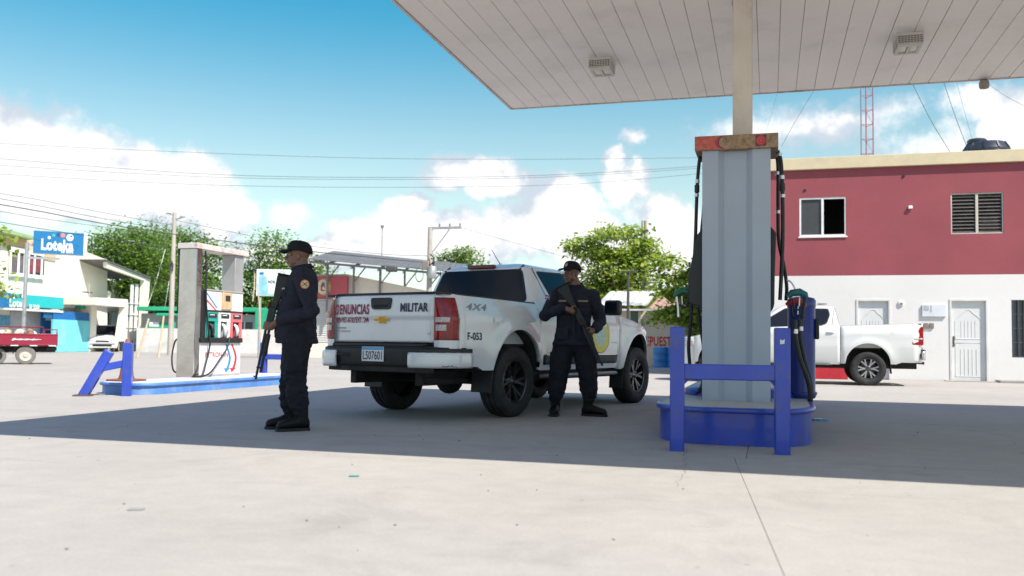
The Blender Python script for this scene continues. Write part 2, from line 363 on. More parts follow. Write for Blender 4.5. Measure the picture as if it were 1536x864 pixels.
# second post of the canopy, out of the frame
bx('post', POSTM, can, 6.2, 6.4, 8.95, 9.15, 0, HC+.02, bevel=.012)
LAMPW = M('lamp_housing', (.62,.6,.56), .5, dirt=(.3,.24,.18), dscale=12, damt=.5)
LGLASS = M('lamp_lens', (.75,.68,.5), .25, var=.1, scale=30)
DARK = M('dark_void', (.02,.02,.02), .9)
def canopy_light(px, py, label, rz=0):
    p = G(px, py, HC); r = empty('canopy_light', (p.x, p.y, HC), rz, label, 'ceiling light', 'box lights under the canopy')
    W2, D2, H = .138, .18, .135
    bx('housing', LAMPW, r, -W2, W2, -D2, D2, -.028, 0, bevel=.004)
    # perforated skirt: thin crossing bars round a dark core
    bx('core', M('lamp_core', (.22,.2,.17), .8), r, -W2+.012, W2-.012, -D2+.012, D2-.012, -H+.02, -.029, bevel=0)
    mb = MB()
    for s in (-1, 1):
        for i in range(9):
            xx = -W2+.01 + (2*W2-.02)*i/8; mb.bar((xx, s*(D2-.006), -.03), (xx, s*(D2-.006), -H+.02), .006)
        for i in range(5):
            zz = -.03 - (H-.05)*i/4; mb.bar((-W2, s*(D2-.005), zz), (W2, s*(D2-.005), zz), .006)
        for i in range(11):
            yy = -D2+.01 + (2*D2-.02)*i/10; mb.bar((s*(W2-.006), yy, -.03), (s*(W2-.006), yy, -H+.02), .006)
        for i in range(5):
            zz = -.03 - (H-.05)*i/4; mb.bar((s*(W2-.005), -D2, zz), (s*(W2-.005), D2, zz), .006)
    mb.build('perforated_skirt', LAMPW, r, smooth=0)['kind'] = 'stuff'
    fr = MB(); a, b_ = W2*.92, D2*.92
    for (x0, x1, y0, y1) in ((-a, a, -b_, -b_+.05), (-a, a, b_-.05, b_), (-a, -a+.035, -b_+.05, b_-.05), (a-.035, a, -b_+.05, b_-.05), (-.015, .015, -b_+.05, b_-.05)): fr.box(x0, x1, y0, y1, -H-.012, -H+.02)
    fr.build('lens_frame', LAMPW, r, bevel=.003)
    for s in (-1, 1): bx('lens', LGLASS, r, s*.067-.048, s*.067+.048, -b_+.052, b_-.052, -H, -H+.015, bevel=.004)
    return r
canopy_light(903, 92, 'boxy perforated ceiling light on the canopy, the one nearer the open corner')
canopy_light(1362, 56, 'boxy perforated ceiling light on the canopy right of the cream post')
p = G(1471, 124, HC); r = empty('canopy_sensor', (p.x, CY1-.06, HC), 0, 'small round floodlight sensor hanging from the canopy edge at far right', 'sensor')
MB().lathe([(0,0),(.05,0),(.05,-.02),(.03,-.03),(.0,-.03)], 14).build('bracket', GALV, r)
MB().lathe([(0,-.028),(.05,-.03),(.062,-.06),(.062,-.11),(.05,-.13),(0,-.135)], 16).build('housing', M('grey_brown_plastic', (.3,.26,.22), .6), r)
# ------------------------------------------------------------------ pump islands
BLUE = M('blue_gloss_paint', (.022,.06,.42), .32, var=.14, scale=3, coat=.25, dirt=(.09,.09,.16), dscale=9, damt=.75, bump=.12, bscale=18)
ISLTOP = M('island_top', (.42,.42,.41), .55, var=.12, scale=4, dirt=(.25,.25,.25), damt=.4)
def island_outline(hw, y0, y1, nose, n=10):
    pts = []
    for k in range(n+1):
        a = PI + PI*k/n; c, s_ = math.cos(a), math.sin(a)
        pts.append((hw*math.copysign(abs(c)**.6, c), y0+nose+nose*math.copysign(abs(s_)**.85, s_)))
    for k in range(n+1):
        a = PI*k/n; c, s_ = math.cos(a), math.sin(a)
        pts.append((hw*math.copysign(abs(c)**.6, c), y1-nose+nose*math.copysign(abs(s_)**.85, s_)))
    return pts
def island(name, x, hw, y0, y1, nose, h, label, topm, sidem):
    r = empty(name, (x, 0, 0), 0, label, 'pump island')
    o = island_outline(hw, y0, y1, nose); cx, cy = 0, (y0+y1)/2
    def ins(d): return [(px*(1-d/hw), cy+(py-cy)*(1-d/((y1-y0)/2))) for px, py in o]
    mb = MB(); rings = [(.0, -.01), (.0, h-.05), (-.028, h-.042), (-.034, h-.02), (-.026, h-.004), (-.005, h), (.01, h-.001)]
    n = len(o)
    for d, z in rings: mb.v += [(px, py, z) for px, py in ins(d)]
    for i in range(len(rings)-1):
        for k in range(n): mb.f.append((i*n+k, i*n+(k+1) % n, (i+1)*n+(k+1) % n, (i+1)*n+k))
    mb.build('painted_kerb', sidem, r, smooth=50)
    mt = MB(); mt.prism(ins(.008), h-.02, h-.0025); mt.build('top_slab', topm, r, smooth=30)
    return r
IXC = -.29
island('pump_island', IXC, .645, 7.52, 13.4, .62, .31, 'tall rounded blue pump island with grey top under the near pump', ISLTOP, BLUE)
LBLUE = M('pale_blue_faded_paint', (.08,.22,.56), .45, var=.2, scale=2.2, dirt=(.3,.36,.5), dscale=3, damt=.6)
LTOP = M('pale_island_top', (.55,.56,.6), .6, var=.08)
LIX = -8.92
island('pump_island', LIX, .46, 10.72, 15.3, .42, .17, 'low faded blue pump island with pale top at left of the forecourt', LTOP, LBLUE)
# plinth round the canopy post
pl = empty('post_plinth', (PXX, 9.53, .308), 0, 'low rounded blue plinth round the foot of the canopy post', 'plinth')
MB().lathe([(0,.09),(.5,.09),(.56,.075),(.59,.04),(.6,0)], 28).build('plinth_body', BLUE, pl, smooth=60)
# ------------------------------------------------------------------ crash barriers
def barrier(name, loc, rz, half, h, w, label, lean=None, rail=(.55,.67)):
    r = empty(name, loc, rz, label, 'crash barrier')
    for s in (-1, 1):
        tx = 0
        if lean and s == lean[0]:
            mb = MB(); mb.bar((s*half+lean[1], 0, 0), (s*half+lean[2], 0, h*lean[3]), w, w, (0,1,0)); mb.build('post', BLUE, r, bevel=.008)
            bx('base_plate', M('rusty_plate', (.12,.07,.05), .8), r, s*half+lean[1]-.12, s*half+lean[1]+.12, -.09, .09, .001, .02)
        else:
            bx('post', BLUE, r, s*half-w/2, s*half+w/2, -w/2, w/2, -.005, h, bevel=.008)
    z0, z1 = rail
    if lean: MB().bar((lean[0]*half+lerp(lean[1], lean[2], .62), 0, z0-.02), (-lean[0]*(half-w/2+.004), 0, (z0+z1)/2), z1-z0, w*.7, (0,1,0)).build('cross_rail', BLUE, r, bevel=.008)
    else:
        bx('cross_rail', BLUE, r, -half+w/2-.004, half-w/2+.004, -w*.42, w*.42, z0, z1, bevel=.008)
        for s in (-1, 1): # weld gussets under the rail ends
            MB().prism([(s*(half-w/2+.002), z0), (s*(half-w/2-.04), z0+.001), (s*(half-w/2+.002), z0-.04)][::s], -.008, .008, MZ_Y).build('gusset', BLUE, r, smooth=0)
    return r
BARL = (-.685+.095)/2; 
bar1 = barrier('crash_barrier', ((-.685+.097)/2, 7.06, 0), .09, (.685+.097)/2, .955, .112, 'blue steel H-shaped crash barrier in front of the near pump island')
PW = M('torn_sticker', (.75,.75,.75), .6)
MB().add([(.391-.02,-.0575,.83),(.391+.012,-.0575,.835),(.391+.015,-.0575,.87),(.391-.004,-.0575,.858),(.391-.018,-.0575,.868)], [(0,1,2,3,4)]).build('torn_sticker', PW, bar1, smooth=0)
p0 = G(190, 594); p1 = G(127, 594)
barrier('crash_barrier', ((p0.x+p1.x)/2, (p0.y+p1.y)/2, 0), math.atan2(p0.y-p1.y, p0.x-p1.x), (p0-p1).length/2, .74, .125, 'bent blue crash barrier with one leaning post at the left pump island', lean=(-1, -.02, .3, .84), rail=(.4,.5))
pb = G(414, 566)
pb = G(395, 563)
barrier('crash_barrier', (pb.x+.45, pb.y, 0), .0, .45, .74, .13, 'blue crash barrier at the far end of the left island, behind the left guard', rail=(.36,.48))
# ------------------------------------------------------------------ near fuel pump
PANEL = M('pump_grey_panel', (.36,.405,.475), .36, var=.05, scale=2, dirt=(.42,.43,.44), dscale=3, damt=.4, coat=.15)
BLACKP = M('black_plastic', (.014,.014,.016), .5, var=.2)
RUBBER = M('hose_rubber', (.012,.012,.014), .55, var=.3, scale=12)
SILV = M('hose_fitting', (.6,.6,.62), .3, .85)
BOARD = M('weathered_plywood', (.30,.20,.12), .8, var=.45, scale=22, dirt=(.45,.33,.2), dscale=30, damt=.7, bump=.4, bscale=80, detail=9)
REDB = M('faded_red_print', (.5,.11,.08), .7, var=.3, scale=25, dirt=(.33,.2,.12), dscale=25, damt=.6)
REDS = M('red_print', (.5,.03,.05), .6, var=.2, scale=18)
PYF = 8.43; PX0, PX1 = -.58, .035
r = empty('fuel_pump', (IXC, PYF, .3075), 0, 'tall grey fuel pump seen end-on with weathered wooden header board and hanging hoses', 'fuel pump')
w = (PX1-PX0)/2; zt = 2.33; DEP = .48
def fold(w, y0):  # folded end panel, seen from above
    return [(-w, y0), (-w*.53, y0), (-w*.36, y0+.055), (w*.30, y0+.055), (w*.48, y0), (w, y0)]
def ppan(y0, flip):
    q = fold(w, 0 if not flip else 0); q = [(a, y0+(b if not flip else -b)) for a, b in q]
    mb = MB(); n = len(q)
    zs = [0, .6, 1.2, 1.8, zt]
    for z in zs: mb.v += [(a*(1-.012*(1-z/zt)), b, z) for a, b in q]
    for i in range(len(zs)-1):
        for k2 in range(n-1): mb.f.append((i*n+k2, i*n+k2+1, (i+1)*n+k2+1, (i+1)*n+k2))
    return mb.build('end_panel', PANEL, r, smooth=0)
ppan(0, False); ppan(DEP, True)
bx('cabinet', PANEL, r, -w+.004, w-.004, .057, DEP-.057, .0, zt, bevel=.006)
bx('base_strip', M('dark_seal', (.03,.03,.03), .8), r, -w-.002, w+.002, .06, DEP-.06, .0005, .02, bevel=0)
hd = bx('header_board', BOARD, r, -.375, .375, -.035, DEP+.03, zt-.01, zt+.125, bevel=.006)
ft = -.0375
zb, zc = zt-.005, zt+.12
MB().add([(-.372, ft, zb), (-.185, ft, zb), (-.19, ft, zc), (-.372, ft, zc)], [(0,1,2,3)]).build('red_print', REDB, hd, smooth=0)
arc = []
for k2 in range(9): a = -1.05+2.1*k2/8; arc.append((-.06-.13*math.cos(a), zt+.058+.075*math.sin(a)))
mb = MB()
for (a, b_) in arc: t = .024; mb.v += [(a-t*.2, ft-.002, max(zb, min(zc, b_))), (a+t, ft-.002, max(zb, min(zc, b_)))]
for k2 in range(8): mb.f.append((2*k2, 2*k2+1, 2*k2+3, 2*k2+2))
mb.build('red_arc', REDS, hd, smooth=0)
mb = MB()
for (a, b_) in arc: mb.v += [(a+.024, ft-.0022, max(zb, min(zc, b_))), (a+.034, ft-.0022, max(zb, min(zc, b_)))]
for k2 in range(8): mb.f.append((2*k2, 2*k2+1, 2*k2+3, 2*k2+2))
mb.build('dark_arc', M('dark_print', (.06,.04,.07), .6), hd, smooth=0)
MB().add([(.175, ft, zt+.008), (.268, ft, zt+.008), (.268, ft, zt+.108), (.175, ft, zt+.108)], [(0,1,2,3)]).build('dark_square', MATS['dark_print'], hd, smooth=0)
for rr, mm, yy in ((.047, REDS, .0015), (.034, REDB, .003), (.024, REDS, .0045), (.012, REDB, .006)):
    MB().prism([(.222+rr*math.cos(2*PI*i/20), zt+.058+rr*math.sin(2*PI*i/20)) for i in range(20)], 0, .001, Matrix.Translation((0, ft-yy, 0)) @ MZ_Y).build('spiral_disc', mm, hd, smooth=0)
O = Vector((IXC, PYF, .3075))
def lp(px, py, y): q = AY(px, py, PYF+y); return q - O
# side cabinets holding the nozzle boots (one on each long side)
NOZG = M('green_nozzle', (.01,.11,.055), .4); NOZT = M('teal_nozzle', (.01,.12,.13), .4); NOZR = M('red_nozzle', (.4,.02,.03), .4)
for s, pxa, pxb in ((-1, 1035, 1057), (1, 1162, 1181)):
    a = lp(pxa, 400, .3).x; b_ = s*w
    poly = [(b_-s*.01, .82), (b_+s*.02, .86), (s*abs(a)*.99, .9), (s*abs(a)*1.0, 1.15), (b_+s*.05, 1.55), (b_-s*.01, 1.62)]
    if s > 0: poly = poly[::-1]
    MB().prism(poly, -.44, -.08, MZ_Y).build('nozzle_housing', BLACKP, r, bevel=.012)
def hose(path, rad, label=None, mat=RUBBER, name='hose'):
    # Catmull-Rom through the points
    P = [Vector(q) for q in path]; P = [P[0]*2-P[1]] + P + [P[-1]*2-P[-2]]; out = []
    for i in range(1, len(P)-2):
        for j in range(6):
            t = j/6; a, b_, c, d = P[i-1], P[i], P[i+1], P[i+2]
            out.append(.5*((2*b_)+(c-a)*t+(2*a-5*b_+4*c-d)*t*t+(3*b_-a-3*c+d)*t**3))
    out.append(P[-2])
    return MB().tube(out, rad, 10).build(name, mat, r, smooth=60)
def fit(px, py, y, ln=.03, rad=.02, mat=SILV):
    c = lp(px, py, y); MB().tube([c-Vector((0,0,ln/2)), c+Vector((0,0,ln/2))], rad, 12).build('fitting', mat, r, smooth=50)
hose([lp(1055,226,.2), lp(1050,236,.2), lp(1047,262,.2), lp(1045,300,.2), lp(1043,360,.2), lp(1039,430,.2), lp(1036,480,.22), lp(1033,520,.25), lp(1036,560,.3)], .017)
hose([lp(1057,226,.45), lp(1056,300,.45), lp(1052,350,.45), lp(1047,400,.5), lp(1046,430,.5), lp(1049,480,.5), lp(1055,520,.5), lp(1056,560,.5), lp(1052,583,.5), lp(1045,590,.6)], .016)
hose([lp(1056,470,.55), lp(1056,540,.55), lp(1054,575,.6), lp(1047,588,.7)], .018)
hose([lp(1166,226,.2), lp(1171,240,.2), lp(1173,270,.2), lp(1174,310,.2), lp(1174,360,.2), lp(1172,410,.2), lp(1170,450,.2)], .018)
hose([lp(1164,226,.45), lp(1167,250,.45), lp(1167,300,.45), lp(1168,360,.45), lp(1176,400,.45), lp(1180,430,.45), lp(1179,450,.5)], .017)
hose([lp(1192,480,.2), lp(1193,505,.2), lp(1199,535,.22), lp(1208,560,.25), lp(1214,580,.28), lp(1215,603,.3), lp(1210,615,.34)], .021)
hose([lp(1199,480,.45), lp(1201,510,.45), lp(1207,540,.45), lp(1214,565,.45), lp(1217,585,.45), lp(1216,605,.5)], .02)
for q in ((1052,232,.2,.03,.022),(1046,272,.2,.035,.022),(1045,293,.2,.03,.022),(1169,232,.2,.03,.023),(1173,266,.2,.035,.023),(1174,294,.2,.03,.023),(1167,318,.45,.03,.02),(1166,260,.45,.03,.022),(1193,497,.2,.04,.024),(1201,493,.45,.04,.024)): fit(*q)
fit(1045.5,283,.2,.07,.024,BLACKP); fit(1173.5,281,.2,.07,.025,BLACKP)
def nozzle(px, py, y, s, body, parentr, trig=True):
    c = lp(px, py, y); n = MB()
    # hooded body, hand guard loop, spout, swivel
    n.tube([c+Vector((-s*.085,0,-.015)), c+Vector((-s*.05,0,.02)), c+Vector((s*.02,0,.03)), c+Vector((s*.07,0,.005)), c+Vector((s*.085,0,-.03))], [.022,.034,.036,.03,.016], 12, sq=(1, 1))
    o = n.build('nozzle', body, parentr, smooth=60)
    g = MB(); g.tube([c+Vector((s*.055,0,-.02)), c+Vector((s*.05,0,-.1)), c+Vector((s*.01,0,-.135)), c+Vector((-s*.03,0,-.12)), c+Vector((-s*.04,0,-.03))], .009, 8); g.build('hand_guard', BLACKP, o, smooth=60)
    MB().tube([c+Vector((s*.02,0,-.02)), c+Vector((s*.015,0,-.1))], .007, 6).build('trigger', SILV, o)
    MB().tube([c+Vector((s*.07,0,-.02)), c+Vector((s*.055,0,-.12)), c+Vector((s*.05,0,-.22))], [.016,.013,.015], 10).build('swivel', SILV if s < 0 else BLACKP, o, smooth=60)
nozzle(1026, 441, .2, -1, NOZG, r); nozzle(1196, 443, .2, 1, NOZT, r); nozzle(1194, 456, .5, 1, NOZR, r)
hose([lp(1180,420,.3), lp(1185,422,.3), lp(1190,428,.3), lp(1194,437,.3)], .008, mat=SILV)
# blue lidded drum on the island, right behind the pump
q = AY(1192, 600, 9.7)
dr = empty('plastic_drum', (.31, 9.28, .3075), 0, 'blue plastic drum with black side clip standing on the island right of the near pump', 'drum')
DRUM = M('blue_plastic', (.012,.035,.24), .35, var=.15, coat=.1)
MB().lathe([(0,0),(.125,0),(.135,.02),(.13,.05),(.13,.88),(.137,.9),(.137,.96),(.12,.985),(.06,1.0),(0,1.0)], 26).build('drum_body', DRUM, dr, smooth=50)
bx('side_clip', BLACKP, dr, .125, .165, -.05, .05, .58, .78, bevel=.01)
MB().lathe([(.137,.03),(.146,.035),(.146,.06),(.137,.065)], 26).build('foot_ring', DRUM, dr, smooth=50)
# flattened packet lying on the concrete
p = G(1230, 631); pk = empty('flattened_packet', (p.x, p.y, 0), .25, 'flattened blue and white packet lying on the concrete beside the near island', 'litter')
bx('packet', M('packet_blue', (.1,.3,.55), .5, var=.5, scale=30), pk, -.085, .085, -.05, .05, .0006, .022, bevel=.006)
bx('flap', PW, pk, -.08, .02, -.052, .03, .0223, .026, bevel=.002, rot=rotm(0,0,.1))
# ------------------------------------------------------------------ left fuel pump
STEEL = M('worn_stainless', (.56,.54,.51), .2, 1., var=.12, scale=2.5, dirt=(.45,.38,.31), dscale=1.2, damt=.5, bump=.35, bscale=1.8, bdist=.05)
GALVL = M('grey_gantry', (.42,.42,.42), .5, .5, var=.1)
WHITEP = M('white_pump_panel', (.75,.74,.74), .35, var=.04, coat=.2)
r2 = empty('fuel_pump', (LIX, 12.72, .1675), 0, 'open-frame steel and white fuel pump on the left island with three nozzles', 'fuel pump')
xl, xr, yl, yr = -.53, -.2, 0, 1.36   # local extents
SX = -9.12 - LIX
xl, xr = SX-.34, SX
bx('steel_column', STEEL, r2, xl, xr, 0, .15, 0, 2.14, bevel=.01)
bx('far_column', GALVL, r2, xl+.05, xr-.02, 1.14, 1.40, 1.44, 2.14, bevel=.008)
bt = bx('top_beam', M('gantry_white', (.6,.55,.52), .5, dirt=(.33,.17,.13), dscale=7, damt=.8), r2, xl-.02, xr+.02, -.03, 1.5, 2.1405, 2.235, bevel=.008)
bx('lower_cabinet', WHITEP, r2, xl+.02, xr-.012, .1505, 1.36, .0, .58, bevel=.008)
bx('plinth_strip', M('grey_kick', (.3,.3,.3), .6), r2, xl+.01, xr-.004, .152, 1.34, .0, .04, bevel=.002)
bx('bay_sill', BLACKP, r2, xl+.02, xr+.03, .151, 1.36, .5805, .66, bevel=.006)
bx('bay_back', M('bay_grey', (.18,.18,.18), .6), r2, xl+.02, xr-.14, .151, 1.35, .6605, 1.13, bevel=0)  # plain grey back of the nozzle bay
bx('black_pillar', BLACKP, r2, xl+.03, xr+.012, .1505, .27, .6605, 1.46, bevel=.006)
bx('upper_cabinet', WHITEP, r2, xl+.02, xr, .271, 1.38, 1.1305, 1.46, bevel=.008)
bx('cabinet_cap', M('grey_cap', (.35,.33,.32), .5), r2, xl+.01, xr+.012, .27, 1.4, 1.4605, 1.485, bevel=.003)
bx('seam_strip', M('black_seam', (.03,.03,.03), .5), r2, xr-.003, xr+.004, .27, 1.38, 1.1, 1.1303, bevel=0)
TEAL = M('teal_panel', (.015,.30,.25), .4); PINK = M('coral_panel', (.62,.13,.14), .4); PALE = M('pale_panel', (.62,.66,.66), .4)
SCREEN = M('display_screen', (.03,.035,.04), .2)
for i, (mm, nm) in enumerate(((TEAL, 'teal'), (PALE, 'pale'), (PINK, 'coral'))):
    y0 = .285 + i*.363; y1 = y0+.355
    b1 = bx('nozzle_panel', mm, r2, xr-.05, xr+.006, y0, y1, .94, 1.1, bevel=.006)
    bx('display', SCREEN, b1, xr+.0065, xr+.012, y0+.07, y1-.05, 1.0, 1.075, bevel=.003)
    bx('display_line', PALE, b1, xr+.0122, xr+.014, y0+.1, y1-.12, 1.045, 1.06, bevel=0)
    for yy in ((y0, y0+.075), (y1-.085, y1)): bx('bay_divider', mm, r2, xr-.13, xr+.003, yy[0], yy[1], .6605, .9395, bevel=.005)
    c = Vector((xr-.03, (y0+y1)/2, .8)); nn = MB()
    nn.tube([c+Vector((.0,-.02,.1)), c+Vector((.04,-.01,.06)), c+Vector((.05,0,0)), c+Vector((.03,.02,-.08)), c+Vector((.0,.04,-.12))], [.02,.032,.035,.028,.018], 10)
    no = nn.build('nozzle', (BLACKP if i == 0 else PALE), r2, smooth=60)
    MB().tube([c+Vector((.05,.03,.04)), c+Vector((.07,.06,-.03)), c+Vector((.05,.06,-.1))], .009, 6).build('hand_guard', SILV, no, smooth=60)
bx('screen_box', M('tan_box', (.55,.38,.22), .55, var=.2, scale=8), r2, xr-.02, xr+.035, .72, 1.0, 1.15, 1.45, bevel=.012)
bx('small_screen', SCREEN, r2, xr+.0355, xr+.04, .79, .93, 1.3, 1.4, bevel=.004)
RED_ = M('signal_red', (.55,.02,.03), .4); BLU_ = M('signal_blue', (.03,.2,.5), .4)
def swoosh(mat, y0, dy, nm):
    mb = MB(); n = 10
    for k2 in range(n+1):
        t = k2/n; yy = y0 + .16*math.sin(t*PI*.55) - .25*max(0, t-.45)**1.5; zz = .555-.42*t; wd = .055+.02*t
        mb.v += [(xr-.0105, yy+dy, zz), (xr-.0105, yy+dy+wd, zz)]
    mb.f += [(2*k2, 2*k2+1, 2*k2+3, 2*k2+2) for k2 in range(n)]
    q = mb.v[-2], mb.v[-1]; ym = (q[0][1]+q[1][1])/2
    k2 = len(mb.v); mb.v += [(xr-.0105, ym-.11, .135), (xr-.0105, ym+.09, .135), (xr-.0105, ym-.05, .05)]; mb.f.append((k2, k2+1, k2+2))
    mb.build(nm, mat, r2, smooth=0)
swoosh(BLU_, .88, 0, 'blue_arrow'); swoosh(RED_, 1.06, 0, 'red_arrow')
text('lettering', 'PETRONAN', M('maroon_print', (.35,.02,.05), .5), r2, quadfn((xr-.0103, .32, .325), (0,.66,0), (0,0,.09)), .02)
for k2, mm in enumerate((BLU_, PALE, RED_)):
    MB().add([(xr+.0015, .29, 1.44-.06*k2), (xr+.0015, .29, 1.40-.06*k2), (xr+.0015, .58, 1.17-.03*k2), (xr+.0015, .62, 1.17-.03*k2)], [(0,1,2,3)]).build('stripe', mm, r2, smooth=0)
def hose2(path, rad): 
    P = [Vector(q) for q in path]; out = []; P = [P[0]*2-P[1]] + P + [P[-1]*2-P[-2]]
    for i in range(1, len(P)-2):
        for j in range(6):
            t = j/6; a, b_, c, d = P[i-1], P[i], P[i+1], P[i+2]; out.append(.5*((2*b_)+(c-a)*t+(2*a-5*b_+4*c-d)*t*t+(3*b_-a-3*c+d)*t**3))
    out.append(P[-2]); MB().tube(out, rad, 8).build('hose', RUBBER, r2, smooth=60)
hose2([(xr+.02,.2,2.12), (xr+.03,.22,1.8), (xr+.03,.24,1.3), (xr+.05,.3,.8), (xr+.06,.34,.55), (xr+.06,.25,.25), (xr+.08,.12,.03), (xr+.05,-.05,.02)], .015)
hose2([(xr+.03,.95,.68), (xr+.06,.85,.5), (xr+.06,.62,.28), (xr+.08,.35,.08), (xr+.09,.1,.02), (xr+.02,-.06,.02)], .015)
hose2([(xl-.02,.02,1.1), (xl-.02,.01,2.05), (xl-.01,-.01,2.13)], .013)
hose2([(xl-.01,.1,.62), (xl-.09,.08,.6), (xl-.13,.06,.35), (xl-.1,.06,.12), (xl-.01,.08,.06)], .014)
# old traffic cone on the left island
p = G(190, 568, .17); cn = empty('traffic_cone', (-9.2, 11.22, .1675), 0, 'faded reddish traffic cone standing on the left pump island behind the bent barrier', 'traffic cone')
CONE = M('faded_cone', (.20,.075,.055), .8, var=.3, scale=8)
MB().lathe([(.12,.03),(.1,.08),(.03,.62),(.022,.63),(.015,.6)], 16).build('cone_body', CONE, cn, smooth=50)
bx('cone_base', CONE, cn, -.2, .2, -.2, .2, .0, .03, bevel=.01)

# grit and small stones scattered over the concrete
mb = MB(); rg = random.Random(21)
for k in range(80):
    x, y = rg.uniform(-6, 3.2), 2.2+9*rg.random()**1.3; s_ = rg.uniform(.003, .008)
    if -1.1 < x < .5 and y > 7.2: continue
    mb.ell((x, y, s_*.35), (s_*rg.uniform(.7,1.6), s_, s_*.5), 6, 4, rotm(0, 0, rg.uniform(0, 3)))
tag(mb.build('grit', M('grit_stone', (.16,.15,.14), .9, var=.5, scale=40), smooth=80), 'small dark stones and grit scattered over the concrete forecourt', 'grit', None, 'stuff')
for px, py, lab, col, w_ in ((531, 715, 'tiny teal scrap of litter lying on the sunlit concrete', (.03,.2,.18), .03), (204, 765, 'tiny grey paper scrap on the sunlit concrete at left', (.25,.25,.26), .035)):
    p = G(px, py); tag(MB().box(-w_, w_, -w_*.6, w_*.6, .001, .006, rotm(0,0,.4)).build('litter_scrap', M('scrap_%d' % px, col, .7), None, bevel=.001, loc=(p.x, p.y, 0)), lab, 'litter')
# ------------------------------------------------------------------ pickup trucks
PAINT = M('white_car_paint', (.74,.745,.75), .2, var=.02, scale=1.5, coat=.9, dirt=(.62,.6,.56), dscale=2.5, damt=.25)
PAINT2 = M('pearl_white_paint', (.58,.60,.60), .24, var=.03, scale=1.5, coat=.9)
GLASS = M('tinted_glass', (.010,.013,.024), .04, var=.0, spec=.16)
TYRE = M('tyre_rubber', (.018,.018,.019), .75, var=.35, scale=14, dirt=(.06,.055,.05), dscale=7, damt=.5)
TRIMB = M('black_trim', (.016,.016,.018), .55, var=.2, dirt=(.05,.048,.045), dscale=5, damt=.4)
UNDER = M('underbody', (.02,.02,.02), .85, var=.4, dirt=(.06,.05,.04), dscale=6, damt=.6)
GUN = M('gunmetal_rim', (.10,.10,.108), .26, .85, var=.2)
GUNH = M('machined_rim', (.34,.34,.36), .28, .9)
ALLOY = M('alloy_rim', (.42,.43,.45), .3, .85)
REDL = M('red_lens', (.26,.003,.006), .18, var=.35, scale=26, coat=.25)
CLEARL = M('clear_lens', (.5,.46,.45), .15, var=.45, scale=60, coat=.4)
CHROME = M('chrome', (.75,.75,.76), .12, 1.)
def wheel(parent, loc, side, R, rimR, width, rimm, face, nsp, twin):
    w = empty('wheel', loc, 0 if side > 0 else PI); w.parent = parent
    h = width/2; rot = Matrix.Rotation(-PI/2, 4, 'X')     # lathe z -> +y
    pr = [(rimR-.005, h*.78), (rimR+.02, h*.93), (rimR+.06, h*1.0), (R-.05, h*.98), (R-.015, h*.88), (R-.002, h*.72)]
    g = [(.5, 0), (.47, .012), (.40, .012), (.37, 0), (.12, 0), (.09, .012), (.03, .012), (0, 0)]
    half = [(R-d, h*t) for t, d in g]
    prof = pr + half + [(a, -b) for a, b in half[::-1][1:]] + [(a, -b) for a, b in pr[::-1]]
    MB().lathe(prof, 44, rot).build('tyre', TYRE, w, smooth=45)
    # shoulder tread blocks
    mb = MB()
    for k in range(44):
        a = 2*PI*k/44
        for s in (-1, 1):
            m_ = Matrix.Rotation(a, 4, 'Y')
            vs = [m_ @ Vector((x, s*y, z)) for x in (-.017, .017) for y, z in ((h*.62, R-.002), (h*.80, R-.006), (h*.985, R-.04), (h*.96, R-.05), (h*.6, R-.02))]
            mb.add(vs, [(0,1,2,3,4)[::-1], (5,6,7,8,9)] + [(i, (i+1) % 5, 5+(i+1) % 5, 5+i) for i in range(5)])
    mb.build('tread_blocks', TYRE, w, smooth=0)['kind'] = 'stuff'
    rm = MB().lathe([(rimR, h*.80), (rimR-.006, h*.84), (rimR-.018, h*.80), (rimR-.022, h*.55), (rimR-.035, -h*.6), (rimR-.0, -h*.8)], 40, rot).build('rim', rimm, w, smooth=50)
    MB().lathe([(0, -h*.1), (rimR-.03, -h*.1), (rimR-.03, -h*.15)], 30, rot).build('brake_shield', UNDER, w, smooth=50)
    MB().lathe([(0, -h*.05), (.155, -h*.05), (.16, -h*.09)], 30, rot).build('brake_disc', M('brake_disc', (.12,.11,.1), .5, .6), w, smooth=50)
    mb = MB(); ns = nsp
    for k in range(ns):
        for t in ((-1, 1) if twin else (0,)):
            a0 = 2*PI*k/ns; off = t*(PI/ns)*.40
            pts = []
            for i in range(6):
                q = i/5; rr = .035+(rimR-.05)*q; aa = a0 + off*(q**.8)
                pts.append((rr, aa, h*(.48+.24*q), (.016 if twin else .024)*(1+.35*q)))
            n0 = len(mb.v)
            for rr, aa, yy, wd in pts:
                c, s_ = math.cos(aa), math.sin(aa); tx, tz = -s_, c
                for dw, dy in ((-wd, -.03), (-wd*.7, 0), (wd*.7, 0), (wd, -.03)): mb.v.append((rr*c+tx*dw, yy+dy, rr*s_+tz*dw))
            for i in range(5):
                for j in range(3): mb.f.append((n0+i*4+j, n0+i*4+j+1, n0+i*4+j+5, n0+i*4+j+4))
    mb.build('spokes', face, rm, smooth=25)
    MB().lathe([(0, h*.62), (.03, h*.61), (.04, h*.55), (.06, h*.5), (.075, h*.38), (.075, h*.1)], 22, rot).build('hub', rimm, rm, smooth=40)
    mb = MB()
    for k in range(6):
        a = 2*PI*k/6+.26; mb.lathe([(0, h*.56), (.008, h*.56), (.01, h*.4)], 8, Matrix.Translation((.056*math.cos(a), 0, .056*math.sin(a))) @ rot)
    mb.build('wheel_nuts', GUNH, rm, smooth=40)['kind'] = 'stuff'
    return w
